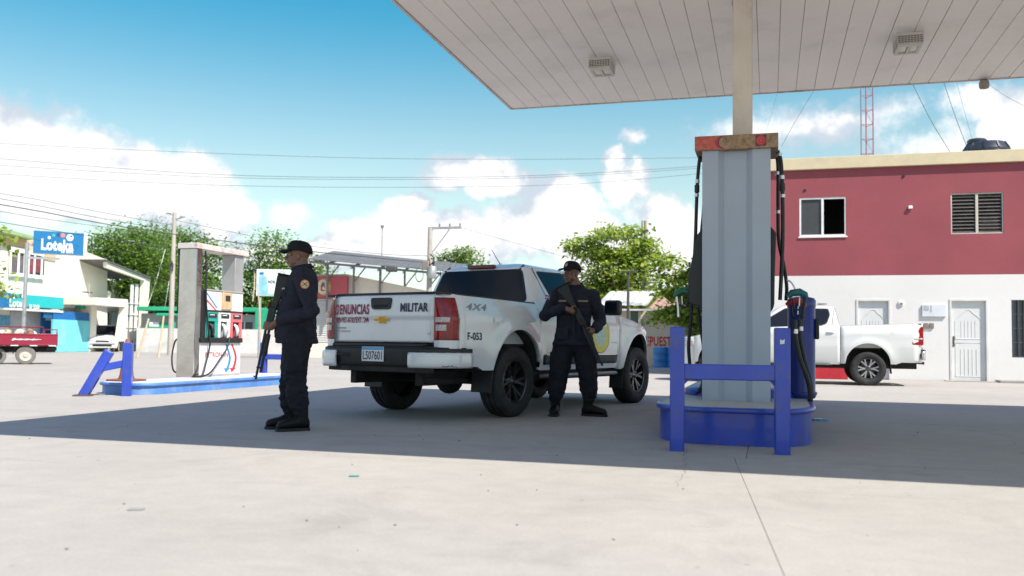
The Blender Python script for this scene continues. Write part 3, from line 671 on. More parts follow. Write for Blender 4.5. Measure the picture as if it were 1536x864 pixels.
def pickup(name, loc, rz, label, P):
    root = empty(name, loc, rz, label, 'pickup truck')
    paint = P['paint']; WB = P['wb']; AC, AR = P['ac'], P['ar']
    def sy(x, z):
        w = P['w']
        if x < -.3: w -= .035*((-.3-x)/.9)**2
        if x > 2.9: w -= .13*((x-2.9)/.75)**2
        if z > .95: w -= .085*((z-.95)/.35)**1.8
        else: w -= .045*((.95-z)/.45)**2
        for cx in (AC[0], WB+AC[0]):
            rr = math.hypot(x-cx, z-AC[1]); w += .032*math.exp(-((rr-AR-.01)/.085)**2)
        w += .012*math.exp(-((z-P['crease'])/.03)**2)*(1 if .4 < x < 2.6 else .8) - .01*math.exp(-((z-P['crease']+.14)/.09)**2)
        return w
    def archz(x):
        best = -1
        for cx in (AC[0], WB+AC[0]):
            d = abs(x-cx)
            if d < AR: best = max(best, AC[1]+math.sqrt(AR*AR-d*d))
        return best
    def panel(nm, x0, x1, top, bot, mat=None, inset=.05):
        outp = []
        for s in (1, -1):
            xs = [lerp(x0, x1, i/14) for i in range(15)]
            for cx in (AC[0], WB+AC[0]):
                for k in range(25):
                    q = cx + AR*math.cos(PI*k/24)*.9995
                    if x0 < q < x1: xs.append(q)
            xs = sorted(xs); mb = MB(); nz_ = 14
            rows = nz_+3
            for x in xs:
                zt_ = top(x); zb_ = max(bot(x), archz(x))
                zb_ = min(zb_, zt_-.02)
                col = [(x, s*(sy(x, zb_)-inset), zb_+.002)] + [(x, s*sy(x, lerp(zb_, zt_, j/nz_)), lerp(zb_, zt_, j/nz_)) for j in range(nz_+1)] + [(x, s*(sy(x, zt_)-.035), zt_+.008)]
                mb.v += col
            for i in range(len(xs)-1):
                for j in range(rows-1): mb.f.append((i*rows+j, (i+1)*rows+j, (i+1)*rows+j+1, i*rows+j+1))
            outp.append(mb.build(nm, mat or paint, root, smooth=40, solid=.012))
        return outp
    T, GP, BD, FD, NS = P['tail'], P['gap'], P['bd'], P['fd'], P['nose']
    g = .004
    belt = P['belt']; rail = P['rail']; sill = P['sill']
    panel('bed_side', P['bedx'], GP-g, rail, lambda x: P['bedbot'] if x > -.6 else P['bedbot']+.04)
    RD = panel('rear_door', GP+g+.002, BD-g, belt, lambda x: sill)
    FDs = panel('front_door', BD+g, FD-g, belt, lambda x: sill)
    panel('fender', FD+g, NS, P['fender'], lambda x: sill-.02)
    # cab above the belt: stacked rounded-rectangle rings and a crowned roof
    def cw(z): return interp(z, P['cw'])
    def cxr(z): return interp(z, P['cxr'])
    def cxf(z): return interp(z, P['cxf'])
    def ring(z, sc=1.):
        a, b, w = cxr(z), cxf(z), cw(z); r = P.get('cr', .13); mx = (a+b)/2
        pts = rrect(a, b, -w, w, r, 5)
        return [(mx+(x-mx)*sc, y*sc) for x, y in pts]
    ze = P['roofedge']; mb = MB(); rings = []
    for z in (P['cabz0'], lerp(P['cabz0'], ze, .33), lerp(P['cabz0'], ze, .66), ze-.03, ze): rings.append([(x, y, z) for x, y in ring(z)])
    for sc in (.985, .955, .90, .8, .6, .35, .1): rings.append([(x, y, ze+P['crown']*(1-sc**3.2)) for x, y in ring(ze, sc)])
    n = len(rings[0])
    for q in rings: mb.v += q
    for i in range(len(rings)-1):
        for k in range(n): mb.f.append((i*n+k, i*n+(k+1) % n, (i+1)*n+(k+1) % n, (i+1)*n+k))
    mb.f.append(tuple(range((len(rings)-1)*n, len(rings)*n)))
    cab = mb.build('cab_shell', paint, root, smooth=50)
    def side_patch(nm, poly, off, th, mat, par, rad=.03, s=1, rnd=True):
        pl_ = smoothpoly(poly, rad) if rnd else poly
        m_ = MB(); k = len(pl_)
        fn = lambda x, z, o: (x, s*(cw(z)+o), z)
        m_.v = [fn(x, z, off) for x, z in pl_] + [fn(x, z, off-th) for x, z in pl_]
        m_.f = [tuple(range(k)), tuple(range(2*k-1, k-1, -1))] + [(i, (i+1) % k, k+(i+1) % k, k+i) for i in range(k)]
        return m_.build(nm, mat, par, smooth=0)
    def end_patch(nm, poly, off, th, mat, par, rad=.04, front=False):
        pl_ = smoothpoly(poly, rad); m_ = MB(); k = len(pl_)
        fn = (lambda y, z, o: (cxf(z)+o, y, z)) if front else (lambda y, z, o: (cxr(z)-o, y, z))
        m_.v = [fn(y, z, off) for y, z in pl_] + [fn(y, z, off-th) for y, z in pl_]
        m_.f = [tuple(range(k)), tuple(range(2*k-1, k-1, -1))] + [(i, (i+1) % k, k+(i+1) % k, k+i) for i in range(k)]
        return m_.build(nm, mat, par, smooth=0)
    def grow(poly, d):
        cx = sum(p[0] for p in poly)/len(poly); cz = sum(p[1] for p in poly)/len(poly); out = []
        for x, z in poly: l = math.hypot(x-cx, z-cz); out.append((x+(x-cx)/l*d, z+(z-cz)/l*d))
        return out
    for i, s in enumerate((1, -1)):
        for nm, key, par in (('rear_side_window', 'win_r', RD[i]), ('front_side_window', 'win_f', FDs[i])):
            side_patch('window_seal', grow(P[key], .022), .0035, .01, TRIMB, par, .045, s)
            side_patch('window_pane', P[key], .006, .01, GLASS, par, .035, s)
        side_patch('pillar_trim', P['bpill'], .0042, .01, TRIMB, cab, .005, s)
        for ln_ in P['seams']: side_patch('door_seam', ln_, .0022, .006, DARK, cab, .001, s, False)
        for x0 in P['handles']:
            zz = P['handlez']; y0 = sy(x0+.07, zz)
            hm = MB(); hm.tube([(x0, s*(y0+.004), zz), (x0+.02, s*(y0+.03), zz+.004), (x0+.13, s*(y0+.033), zz+.006), (x0+.16, s*(y0+.004), zz+.004)], [.012,.014,.014,.012], 8)
            hm.build('door_handle', paint, (RD if x0 < BD else FDs)[i], smooth=60)
    end_patch('window_seal', grow(P['rearwin'], .02), .003, .01, TRIMB, cab, .06)
    end_patch('rear_window', P['rearwin'], .006, .012, GLASS, cab, .05)
    end_patch('windscreen', P['frontwin'], .005, .012, GLASS, cab, .06, True)
    # bonnet and nose
    fz = P['fender']
    def hood(u, v):
        x = lerp(cxf(P['cabz0'])-.12, NS+.33, u); yy = lerp(-1, 1, v)
        xx = min(x, NS); w = sy(xx, fz(xx))-.03
        if x > NS: w *= 1-.35*((x-NS)/.35)**2
        z = fz(min(x, NS+.3)) + .045*(1-yy**2)*(1 if x < NS else 1-.5*(x-NS)/.35) + .006
        return (x - (.10*abs(yy)**3 if u > .8 else 0), yy*w, z)
    MB().grid(hood, 18, 12).build('bonnet', paint, root, smooth=50, solid=.012)
    def nose(u, v):
        z = lerp(.34, fz(NS)+.004, v); a = lerp(-1, 1, u); w = sy(NS, z)
        return (NS-.001 + P['noseL']*(1-abs(a)**3.5)*(1-.25*(1-v)**2-.12*v**3), a*w, z)
    MB().grid(nose, 24, 8).build('front_bumper', paint, root, smooth=60, solid=.015)
    gy = .42
    MB().grid(lambda u, v: (nose((lerp(-gy, gy, u)/sy(NS, .8)+1)/2, lerp(.42, .82, v))[0]+.012, lerp(-gy, gy, u), nose(0, lerp(.42, .82, v))[2]), 10, 4).build('grille', TRIMB, root, smooth=60, solid=.012)
    for s in (-1, 1):
        MB().grid(lambda u, v: Vector(nose((s*lerp(.62, 1., u)+1)/2, lerp(.68, .92, v)))+Vector((.012, s*.008, 0)), 6, 3).build('headlight', CLEARL, root, smooth=60, solid=.01)
    # bed: floor, inner walls, front wall, black rail caps
    zf = P['bedfloor']; xe = T+.05
    bx('bed_floor', UNDER, root, xe, GP-.02, -.75, .75, zf-.03, zf, bevel=0)
    bx('bed_front_wall', paint, root, GP-.06, GP-.02, -.76, .76, zf, rail(GP)-.03, bevel=.006)
    for s in (-1, 1):
        mb = MB(); mb.v = []
        for x in (xe, GP-.02): mb.v += [(x, s*.745, zf), (x, s*.745, rail(x)-.02), (x, s*(sy(x, rail(x))-.03), rail(x)+.004)]
        mb.f = [(0,1,4,3), (1,2,5,4)]; mb.build('bed_inner_wall', paint, root, smooth=0, solid=.01)
        mb = MB(); n_ = 8
        for i in range(n_+1):
            x = lerp(T+.0, GP-.01, i/n_); y = sy(x, rail(x)); z = rail(x)
            mb.v += [(x, s*(y-.006), z-.004), (x, s*(y-.012), z+.016), (x, s*(y-.1), z+.018), (x, s*(y-.11), z-.01)]
        for i in range(n_):
            for j in range(3): mb.f.append((i*4+j, (i+1)*4+j, (i+1)*4+j+1, i*4+j+1))
        mb.f += [(0,1,2,3), tuple(range(n_*4, n_*4+4))]
        mb.build('rail_cap', P['railcap'], root, smooth=30)
    # chassis
    bx('floor_pan', UNDER, root, GP-.05, NS-.1, -.78, .78, .42, .56, bevel=0)
    for s in (-1, 1):
        bx('chassis_rail', UNDER, root, T+.05, NS, s*.45-.04, s*.45+.04, .36, .52, bevel=.01)
        # wheel housings
        for cx in (AC[0], WB+AC[0]):
            mb = MB(); n_ = 16; R_ = AR+.012
            for i in range(n_+1):
                a = PI*i/n_; x = cx+R_*math.cos(a); z = AC[1]+R_*math.sin(a); mb.v += [(x, s*(sy(x, z)-.055), z), (x, s*.50, z)]
            mb.f = [(2*i, 2*i+1, 2*i+3, 2*i+2) for i in range(n_)]
            k = len(mb.v); mb.v += [(cx+R_*math.cos(PI*i/n_), s*.50, AC[1]+R_*math.sin(PI*i/n_)) for i in range(n_+1)]; mb.f.append(tuple(range(k, k+n_+1)))
            mb.build('wheel_housing', UNDER, root, smooth=50)
        if P['step']:
            MB().tube([(GP+.18, s*.80, .43), (GP+.26, s*.90, .435), (FD-.1, s*.90, .435), (FD-.02, s*.80, .43)], .032, 10, sq=(1.3, .75)).build('side_step', P['step'], root, smooth=50)
        for cx, zb_, ww in ((AC[0]-AR-.0, P['flapz'], .27), (WB+AC[0]-AR-.0, P['flapz']-.06, .2)):
            bx('mud_flap', TRIMB, root, cx+.0, cx+.012, s*.9-(ww if s > 0 else 0), s*.9+(ww if s < 0 else 0), zb_, .62, bevel=.02, bseg=3, rot=rotm(0, .10, 0))
    MB().tube([(0, -.75, P['R']), (0, -.2, P['R']), (0, -.1, P['R']), (0, .1, P['R']), (0, .2, P['R']), (0, .75, P['R'])], [.05,.05,.05,.05,.05,.05], 10).build('rear_axle', UNDER, root)
    MB().ell((0, 0.0, P['R']-.02), (.17, .15, .15)).build('differential', UNDER, root, smooth=60)
    MB().tube([(T+.1, -.5, .42), (T+.6, -.52, .4), (GP, -.5, .42)], .032, 8).build('exhaust_pipe', UNDER, root)
    for cx in (0, WB):
        for s in (-1, 1): wheel(root, (cx, s*P['ty'], P['R']), s, P['R'], P['rimR'], P['tw'], P['rimm'], P['rimf'], P['nsp'], P['twin'])
    return dict(root=root, sy=sy, cw=cw, cxr=cxr, cab=cab, RD=RD, FD=FDs, nose=nose, rail=rail)
# ---- the near truck
S = dict(paint=PAINT, wb=3.096, ac=(.03, .49), ar=.468, w=.925, crease=1.06, tail=-1.17, bedx=-1.01, gap=.49, bd=1.44, fd=2.52, nose=3.62, noseL=.42,
  belt=lambda x: interp(x, [(.4,1.30),(.9,1.285),(1.5,1.245),(2.55,1.19)]), rail=lambda x: interp(x, [(-1.2,1.295),(.5,1.262)]), sill=.50, bedbot=.52,
  fender=lambda x: interp(x, [(2.4,1.20),(2.7,1.175),(3.0,1.13),(3.3,1.07),(3.6,.985),(3.9,.90)]),
  cw=[(1.1,.885),(1.25,.855),(1.72,.672)], cxr=[(1.1,.47),(1.72,.625)], cxf=[(1.1,2.62),(1.72,1.72)], cabz0=1.16, roofedge=1.705, crown=.09,
  win_r=[(.745,1.655),(1.35,1.672),(1.40,1.275),(1.02,1.305),(.905,1.375)], win_f=[(1.50,1.672),(1.66,1.668),(2.36,1.225),(1.49,1.265)],
  bpill=[(1.372,1.685),(1.48,1.685),(1.475,1.255),(1.418,1.26)], seams=[[(.665,1.70),(.675,1.70),(.80,1.33),(.79,1.33)],[(1.432,1.70),(1.44,1.70),(1.445,1.25),(1.437,1.25)]],
  handles=(.60,1.52), handlez=1.13, rearwin=[(-.565,1.683),(.565,1.683),(.70,1.30),(-.70,1.30)], frontwin=[(-.58,1.69),(.58,1.69),(.76,1.20),(-.76,1.20)],
  bedfloor=.80, railcap=TRIMB, step=M('step_grey', (.32,.32,.33), .4, .4), flapz=.28, R=.386, rimR=.236, tw=.262, ty=.795, rimm=GUN, rimf=GUN, nsp=6, twin=True)
TA = .3018
tr = pickup('pickup_truck', (-3.5418, 9.719, 0), PI/2-TA, 'white pickup with military lettering and dark rims parked under the canopy', S)
R0 = tr['root']; sy = tr['sy']
# tailgate
XT = -1.172
def tgx(z): return XT + sinterp(z, [(.80,.012),(1.035,.012),(1.075,-.004),(1.27,.004),(1.305,.035)])
TG = MB().grid(lambda u, v: (tgx(lerp(.805, 1.305, v)) + .012*abs(2*u-1)**4, lerp(.686, -.686, u), lerp(.805, 1.305, v)), 20, 26).build('tailgate', PAINT, R0, smooth=50, solid=.03)
bx('tailgate_cap', TRIMB, TG, XT+.02, XT+.10, -.688, .688, 1.3, 1.322, bevel=.006)
def tp(nm, poly, off, th, mat, par, rad=.02):
    pl_ = smoothpoly(poly, rad); k = len(pl_); m_ = MB()
    m_.v = [(tgx(z)-off, y, z) for y, z in pl_] + [(tgx(z)-off+th, y, z) for y, z in pl_]
    m_.f = [tuple(range(k)), tuple(range(2*k-1, k-1, -1))] + [(i, (i+1) % k, k+(i+1) % k, k+i) for i in range(k)]
    return m_.build(nm, mat, par, smooth=20)
hb = tp('handle_bezel', [(.165,1.268),(-.13,1.268),(-.115,1.16),(-.09,1.145),(.12,1.145),(.15,1.165)], .012, .02, TRIMB, TG, .03)
tp('handle_recess', [(.125,1.195),(-.09,1.195),(-.08,1.165),(.11,1.165)], .0135, .004, DARK, hb, .01)
MAR = M('maroon_lettering', (.27,.004,.05), .4); NAVY = M('navy_lettering', (.012,.015,.05), .4); GREYL = M('grey_lettering', (.25,.25,.27), .4)
def tgt(s, y0, y1, z0, z1, mat, bold=.02, sh=0.): return text('lettering', s, mat, TG, lambda u, v: (tgx(lerp(z0, z1, v))-.0035-.003, lerp(y0, y1, u), lerp(z0, z1, v)), bold, sh)
tgt('DENUNCIAS', .672, .185, 1.093, 1.205, MAR, .03); tgt('809-957-6762 EXT. 244', .672, .20, 1.005, 1.066, MAR, .025)
tgt('MILITAR', -.245, -.612, 1.118, 1.208, NAVY, .035); tgt('LT', -.60, -.645, .885, .905, GREYL, .02)
tgt('COLORADO', .66, .46, .905, .925, GREYL, .01); bx('badge_bar', GREYL, TG, XT-.0, XT+.006, .53, .66, .945, .957, bevel=.001)
GOLD = M('gold_badge', (.62,.36,.06), .3, .6)
bw = [(.135,1.052),(.05,1.052),(.05,1.072),(-.045,1.072),(-.045,1.052),(-.095,1.052),(-.075,1.02),(-.04,1.02),(-.04,1.0),(.055,1.0),(.055,1.02),(.115,1.02)]
tp('emblem_rim', [(y+(.006 if y > .02 else -.006), z+(.005 if z > 1.036 else -.005)) for y, z in bw], .008, .01, CHROME, TG, .002); tp('emblem', bw, .0115, .01, GOLD, TG, .002)
# rear corners, tail lights, bumper
for s in (-1, 1):
    def path(t, z, o):
        w = sy(-1.01, z); P_ = [(-1.006, w), (-1.06, w-.010), (-1.108, w-.042), (-1.145, w-.088), (-1.166, w-.14), (-1.172, .692)]
        k = min(4, int(t*5)); q = t*5-k; a, b = P_[k], P_[k+1]
        x, y = lerp(a[0], b[0], q), lerp(a[1], b[1], q)
        nx, ny = -(t**.8), (1-t)**.8; l = math.hypot(nx, ny)
        return (x+o*nx/l, s*(y+o*ny/l), z)
    T_ = -1.17
    MB().grid(lambda u, v: path(u, lerp(.56, 1.297, v), 0), 16, 12).build('rear_corner', PAINT, R0, smooth=60)
    zl0, zl1 = .838, 1.252
    TL = MB().grid(lambda u, v: path(lerp(.10, 1, u), lerp(zl0, zl1, v), .006+.008*(1-abs(2*u-1)**4)*(1-abs(2*v-1)**6)), 16, 14).build('tail_light', REDL, R0, smooth=60)
    MB().grid(lambda u, v: path(lerp(.46, .94, u), lerp(1.01, 1.06, v), .0175), 10, 3).build('indicator_lens', CLEARL, TL, smooth=60)
    MB().grid(lambda u, v: path(lerp(.56, .92, u), lerp(.925, .985, v), .0175), 10, 3).build('reversing_lens', CLEARL, TL, smooth=60)
    MB().grid(lambda u, v: path(lerp(.075, 1, u), lerp(zl0-.008, zl1+.008, v), .004), 14, 6).build('lamp_gasket', TRIMB, TL, smooth=60)
def bpath(t, o):   # bumper in plan, t -1..1 across
    a = abs(t); P_ = [(0,-1.335,0),(.3,-1.332,.28),(.55,-1.315,.55),(.66,-1.285,.665),(.76,-1.225,.755),(.85,-1.14,.845),(.92,-1.04,.9),(1,-.84,.925)]
    for (t0, x0, y0), (t1, x1, y1) in zip(P_, P_[1:]):
        if a <= t1: q = (a-t0)/(t1-t0); x, y = lerp(x0, x1, q), lerp(y0, y1, q); break
    k = max(0, (a-.55)/.45); nx, ny = -math.cos(k*PI/2), math.sin(k*PI/2)
    return x+nx*o, math.copysign(1, t)*(y+ny*o)
def bgrid(t0, t1, z0, z1, o, nm, mat, par, prof=None, n=24, solid=.02):
    def fn(u, v):
        t = lerp(t0, t1, u); x, y = bpath(t, o + (prof(v) if prof else 0)); return (x, y, lerp(z0, z1, v))
    return MB().grid(fn, n, 6).build(nm, mat, par, smooth=50, solid=solid)
BP = bgrid(-1, 1, .56, .745, -.012, 'rear_bumper', TRIMB, R0, lambda v: -.03*(1-v)**2, 60)
MB().grid(lambda u, v: (bpath(lerp(-.97, .97, u), lerp(-.012, -.14, v))[0], bpath(lerp(-.97, .97, u), lerp(-.012, -.14, v))[1], .745+.012*v), 40, 2).build('bumper_step', TRIMB, BP, smooth=50, solid=.01)
bx('step_pad', TRIMB, BP, -1.27, -1.16, -.62, .62, .757, .79, bevel=.01)
bx('tow_recess', DARK, BP, -1.3, -1.2, -.28, .26, .565, .60, bevel=0)
for s in (-1, 1): bgrid(s*.49, s*1.0, .55, .705, .006, 'bumper_end_cap', PAINT, BP, lambda v: .012*(1-(2*v-1)**4), 26, .025)
bgrid(-.75, .75, .50, .565, -.05, 'lower_valance', UNDER, BP, None, 30)
PLW = M('plate_white', (.72,.74,.74), .4); PLB = M('plate_blue', (.1,.35,.62), .4)
npl = bx('number_plate', PLW, BP, -1.345, -1.338, -.175, .125, .605, .755, bevel=.004)
bx('plate_band', PLB, npl, -1.3475, -1.3452, -.172, .122, .722, .752, bevel=.001)
text('lettering', 'L507601', NAVY, npl, quadfn((-1.347, .105, .622), (0,-.26,0), (0,0,.088)), .012)
MB().tube([(-1.33, .3, .66), (-1.36, .36, .67), (-1.36, .44, .67), (-1.33, .47, .66)], .012, 8).build('tow_eye', TRIMB, BP)
# scraped patch along the bumper corner
for i in range(14):
    t = -.80 - .008*i; x, y = bpath(t, .0225); z = .56+random.uniform(-.008, .012); d = random.uniform(.004, .012)
    x2, y2 = bpath(t-.006, .0225)
    MB().add([(x, y, z), (x2, y2, z), (x2, y2, z+d), (x, y, z+d)], [(0,1,2,3)]).build('scratch', TRIMB, BP, smooth=0)
# cab details
def cr(z): return tr['cxr'](z)
bx('brake_light', M('dark_red_lens', (.10,.004,.02), .2), tr['cab'], .575, .64, -.195, .195, 1.705, 1.752, bevel=.01)
for s in (-1, 1): MB().bar((.607, s*.556, 1.687), (.70, s*.55, 1.744), .02, .012).build('roof_seam', TRIMB, tr['cab'])
MB().tube([(1.05, .02, 1.785), (1.045, .02, 1.805)], .018, 10).build('aerial_base', TRIMB, tr['cab'])
MB().tube([(1.05, .02, 1.79), (.98, .03, 1.86), (.88, .045, 1.97)], [.006,.0045,.003], 6).build('aerial', TRIMB, tr['cab'])
for s in (-1, 1):
    hm = empty('door_mirror', (2.06, s*.93, 1.20)); hm.parent = R0
    mb = MB(); mb.tube([(.02, -s*.05, .0), (.0, s*.05, .03)], .035, 8); mb.build('mirror_arm', TRIMB, hm)
    mb = MB(); mb.box(-.07, .06, *(sorted((s*.02, s*.235))), -.02, .175); mb.build('mirror_housing', TRIMB, hm, bevel=.04, bseg=4)
    bx('mirror_glass', GLASS, hm, -.074, -.068, *sorted((s*.045, s*.21)), .005, .15, bevel=.01)
def spatch(nm, poly, off, th, mat, par, s=-1, rad=.015, nsub=1):
    pl_ = smoothpoly(poly, rad); k = len(pl_); m_ = MB()
    m_.v = [(x, s*(sy(x, z)+off), z) for x, z in pl_] + [(x, s*(sy(x, z)+off-th), z) for x, z in pl_]
    m_.f = [tuple(range(k)), tuple(range(2*k-1, k-1, -1))] + [(i, (i+1) % k, k+(i+1) % k, k+i) for i in range(k)]
    return m_.build(nm, mat, par, smooth=0)
def sgrid(nm, x0, x1, z0f, z1f, off, mat, par, s=-1, n=12, th=.01):
    return MB().grid(lambda u, v: (lerp(x0, x1, u), s*(sy(lerp(x0, x1, u), lerp(z0f, z1f, v))+off), lerp(z0f, z1f, v)), n, 4).build(nm, mat, par, smooth=60, solid=th)
for i, s in enumerate((1, -1)):
    a = sgrid('lower_cladding', .58, 1.42, .565, .672, .014, TRIMB, tr['RD'][i], s); sgrid('cladding_trim', .60, 1.41, .672, .684, .017, CHROME, a, s)
    a = sgrid('lower_cladding', 1.46, 2.46, .565, .672, .014, TRIMB, tr['FD'][i], s); sgrid('cladding_trim', 1.47, 2.45, .672, .684, .017, CHROME, a, s)
def stext(txt, x0, x1, z0, z1, mat, par, bold=.02, sh=0., off=.004, slope=0.):
    def fn(u, v):
        x = lerp(x0, x1, u); z = lerp(z0, z1, v)+slope*u; return (x, -(sy(x, z)+off), z)
    return text('lettering', txt, mat, par, fn, bold, sh)
bs = [o for o in R0.children if o.name.startswith('bed_side')][1]
stext('F-053', -.895, -.655, .835, .915, NAVY, bs, .03); stext('4X4', -.89, -.53, 1.145, 1.215, GREYL, bs, .02, .35)
# round yellow badge on the passenger door
def disc(nm, cx, cz, rx, rz_, r0, off, mat, par):
    mb = MB(); n = 36
    for i in range(n):
        a = 2*PI*i/n
        for q in (r0, 1): x, z = cx+rx*q*math.cos(a), cz+rz_*q*math.sin(a); mb.v.append((x, -(sy(x, z)+off), z))
    for i in range(n): j = (i+1) % n; mb.f.append((2*i, 2*i+1, 2*j+1, 2*j))
    return mb.build(nm, mat, par, smooth=60)
YEL = M('yellow_badge', (.72,.62,.06), .4, var=.1); PGR = M('pale_green_badge', (.45,.62,.55), .4, var=.3, scale=40)
dF = tr['FD'][1]
bd_ = disc('door_badge', 1.98, .915, .235, .215, 0.62, .004, YEL, dF); disc('badge_centre', 1.98, .915, .145, .133, 0.02, .0045, PGR, dF); disc('badge_edge', 1.98, .915, .242, .222, .965, .0052, NAVY, dF)
stext('COLORADO', 2.28, 2.46, .825, .84, GREYL, dF, .01)
# ---- the far truck
H = dict(paint=PAINT2, wb=3.085, ac=(.01, .45), ar=.455, w=.915, crease=1.10, tail=-1.05, bedx=-.98, gap=.56, bd=1.46, fd=2.5, nose=3.62, noseL=.36,
  belt=lambda x: interp(x, [(.4,1.265),(1.5,1.235),(2.55,1.19)]), rail=lambda x: interp(x, [(-1.1,1.31),(.6,1.25)]), sill=.45, bedbot=.47,
  fender=lambda x: interp(x, [(2.4,1.20),(2.7,1.16),(3.0,1.12),(3.3,1.08),(3.6,1.0),(3.9,.92)]),
  cw=[(1.1,.87),(1.22,.85),(1.72,.68)], cxr=[(1.1,.52),(1.72,.66)], cxf=[(1.1,2.62),(1.72,1.74)], cabz0=1.16, roofedge=1.68, crown=.08,
  win_r=[(.80,1.625),(1.34,1.635),(1.40,1.265),(.98,1.275),(.84,1.32),(.77,1.50)], win_f=[(1.49,1.635),(1.68,1.63),(2.36,1.215),(1.48,1.25)],
  bpill=[(1.36,1.65),(1.47,1.65),(1.46,1.25),(1.42,1.25)], seams=[[(.655,1.66),(.663,1.66),(.72,1.28),(.712,1.28)]],
  handles=(.68,1.52), handlez=1.12, rearwin=[(-.56,1.655),(.56,1.655),(.68,1.30),(-.68,1.30)], frontwin=[(-.58,1.665),(.58,1.665),(.76,1.20),(-.76,1.20)],
  bedfloor=.80, railcap=TRIMB, step=TRIMB, flapz=.26, R=.36, rimR=.225, tw=.25, ty=.78, rimm=GUN, rimf=ALLOY, nsp=6, twin=True)
HL = pickup('pickup_truck', (2.02, 21.13, 0), PI, 'white double-cab pickup with alloy rims parked before the red and white building', H)
HR = HL['root']; hsy = HL['sy']
MB().grid(lambda u, v: (-1.055-.01*math.sin(v*PI), lerp(-.72, .72, u), lerp(.78, 1.31, v)), 8, 8).build('tailgate', PAINT2, HR, smooth=50, solid=.03)
for s in (-1, 1):
    MB().grid(lambda u, v: (lerp(-.98, -1.065, u**.8), s*lerp(hsy(-.98, lerp(.5, 1.3, v)), .72, max(0, u-.2)/.8), lerp(.5, 1.3, v)), 8, 10).build('rear_corner', PAINT2, HR, smooth=60, solid=.01)
    poly = smoothpoly([(-1.075,1.26),(-1.03,1.25),(-.86,.93),(-.86,.885),(-1.07,.87)], .03); k = len(poly); mb = MB()
    mb.v = [(x, s*(hsy(max(x, -.98), z)+.014), z) for x, z in poly] + [(x, s*(hsy(max(x, -.98), z)-.12), z) for x, z in poly]
    mb.f = [tuple(range(k)), tuple(range(2*k-1, k-1, -1))] + [(i, (i+1) % k, k+(i+1) % k, k+i) for i in range(k)]
    tl = mb.build('tail_light', REDL, HR, bevel=.006)
    bx('lens_bar', CLEARL, tl, -1.06, -.9, s*(hsy(-.95, 1.0)+.012)-.008, s*(hsy(-.95, 1.0)+.012)+.008, .985, 1.015, bevel=.004)
CHB = M('satin_chrome', (.62,.62,.62), .25, .9)
MB().grid(lambda u, v: (-1.14+.10*abs(2*u-1)**3, lerp(-.9, .9, u), lerp(.56, .74, v)), 20, 4).build('rear_bumper', CHB, HR, smooth=60, solid=.05)
bx('bumper_step', TRIMB, HR, -1.13, -1.0, -.8, .8, .742, .78, bevel=.01)
MB().bar((-1.0, 0, .5), (-1.22, 0, .48), .06).build('tow_bar', UNDER, HR)
bx('roof_rail', M('grey_rail', (.2,.2,.21), .4), HL['cab'], .8, 1.0, .5, .56, 1.735, 1.765, bevel=.012)
bx('fuel_flap', PAINT2, HR, .05+.15, .05+.31, hsy(.28, 1.04)-.004, hsy(.28, 1.04)+.003, .99, 1.11, bevel=.004)
for s in (-1, 1):
    hm = empty('door_mirror', (2.1, s*.93, 1.18)); hm.parent = HR
    mb = MB(); mb.box(-.07, .06, *(sorted((s*.0, s*.22))), -.0, .17); mb.build('mirror_housing', PAINT2, hm, bevel=.04, bseg=4)
    bx('mirror_glass', GLASS, hm, -.074, -.068, *sorted((s*.03, s*.2)), .02, .15, bevel=.01)
# ------------------------------------------------------------------ red and white building
PINK_W = M('faded_red_render', (.265,.058,.072), .8, var=.10, scale=.8, dirt=(.22,.054,.064), dscale=1.4, damt=.6, bump=.15, bscale=30, detail=8)
WHITE_W = M('white_render', (.68,.67,.66), .8, var=.04, scale=.8, dirt=(.5,.48,.46), dscale=1.6, damt=.3, bump=.12, bscale=30)
CREAM_P = M('cream_parapet', (.58,.5,.33), .75, var=.06, dirt=(.4,.36,.27), damt=.4)
def wall_holes(name, mat, parent, x0, x1, z0, z1, holes, y0, y1):
    xs = sorted(set([x0, x1] + [h[i] for h in holes for i in (0, 1) if x0 < h[i] < x1])); zs = sorted(set([z0, z1] + [h[i] for h in holes for i in (2, 3) if z0 < h[i] < z1]))
    def solid(i, j):
        if i < 0 or j < 0 or i >= len(xs)-1 or j >= len(zs)-1: return False
        cx, cz = (xs[i]+xs[i+1])/2, (zs[j]+zs[j+1])/2
        return not any(h[0] < cx < h[1] and h[2] < cz < h[3] for h in holes)
    mb = MB()
    for i in range(len(xs)-1):
        for j in range(len(zs)-1):
            if not solid(i, j): continue
            a, b, c, d = xs[i], xs[i+1], zs[j], zs[j+1]
            mb.add([(a,y0,c),(b,y0,c),(b,y0,d),(a,y0,d)], [(0,1,2,3)]); mb.add([(a,y1,c),(b,y1,c),(b,y1,d),(a,y1,d)], [(3,2,1,0)])
            for di, dj, q in ((-1,0,[(a,y0,c),(a,y0,d),(a,y1,d),(a,y1,c)]), (1,0,[(b,y0,c),(b,y1,c),(b,y1,d),(b,y0,d)]), (0,-1,[(a,y0,c),(a,y1,c),(b,y1,c),(b,y0,c)]), (0,1,[(a,y0,d),(b,y0,d),(b,y1,d),(a,y1,d)])):
                if not solid(i+di, j+dj): mb.add(q, [(0,1,2,3)])
    return mb.build(name, mat, parent, smooth=0)
YB = 24.4; BX0, BX1 = -.62, 10.5
rb = empty('red_building', (0, YB, 0), 0, 'two-storey building, faded red above and white below, with a cream parapet', 'building')
W1, W2, D1, D2, BW = (.77,1.92,3.68,4.70), (4.39,5.58,3.67,4.70), (2.15,2.97,-.01,2.04), (4.33,5.20,-.01,2.04), (5.72,6.7,.61,2.02)
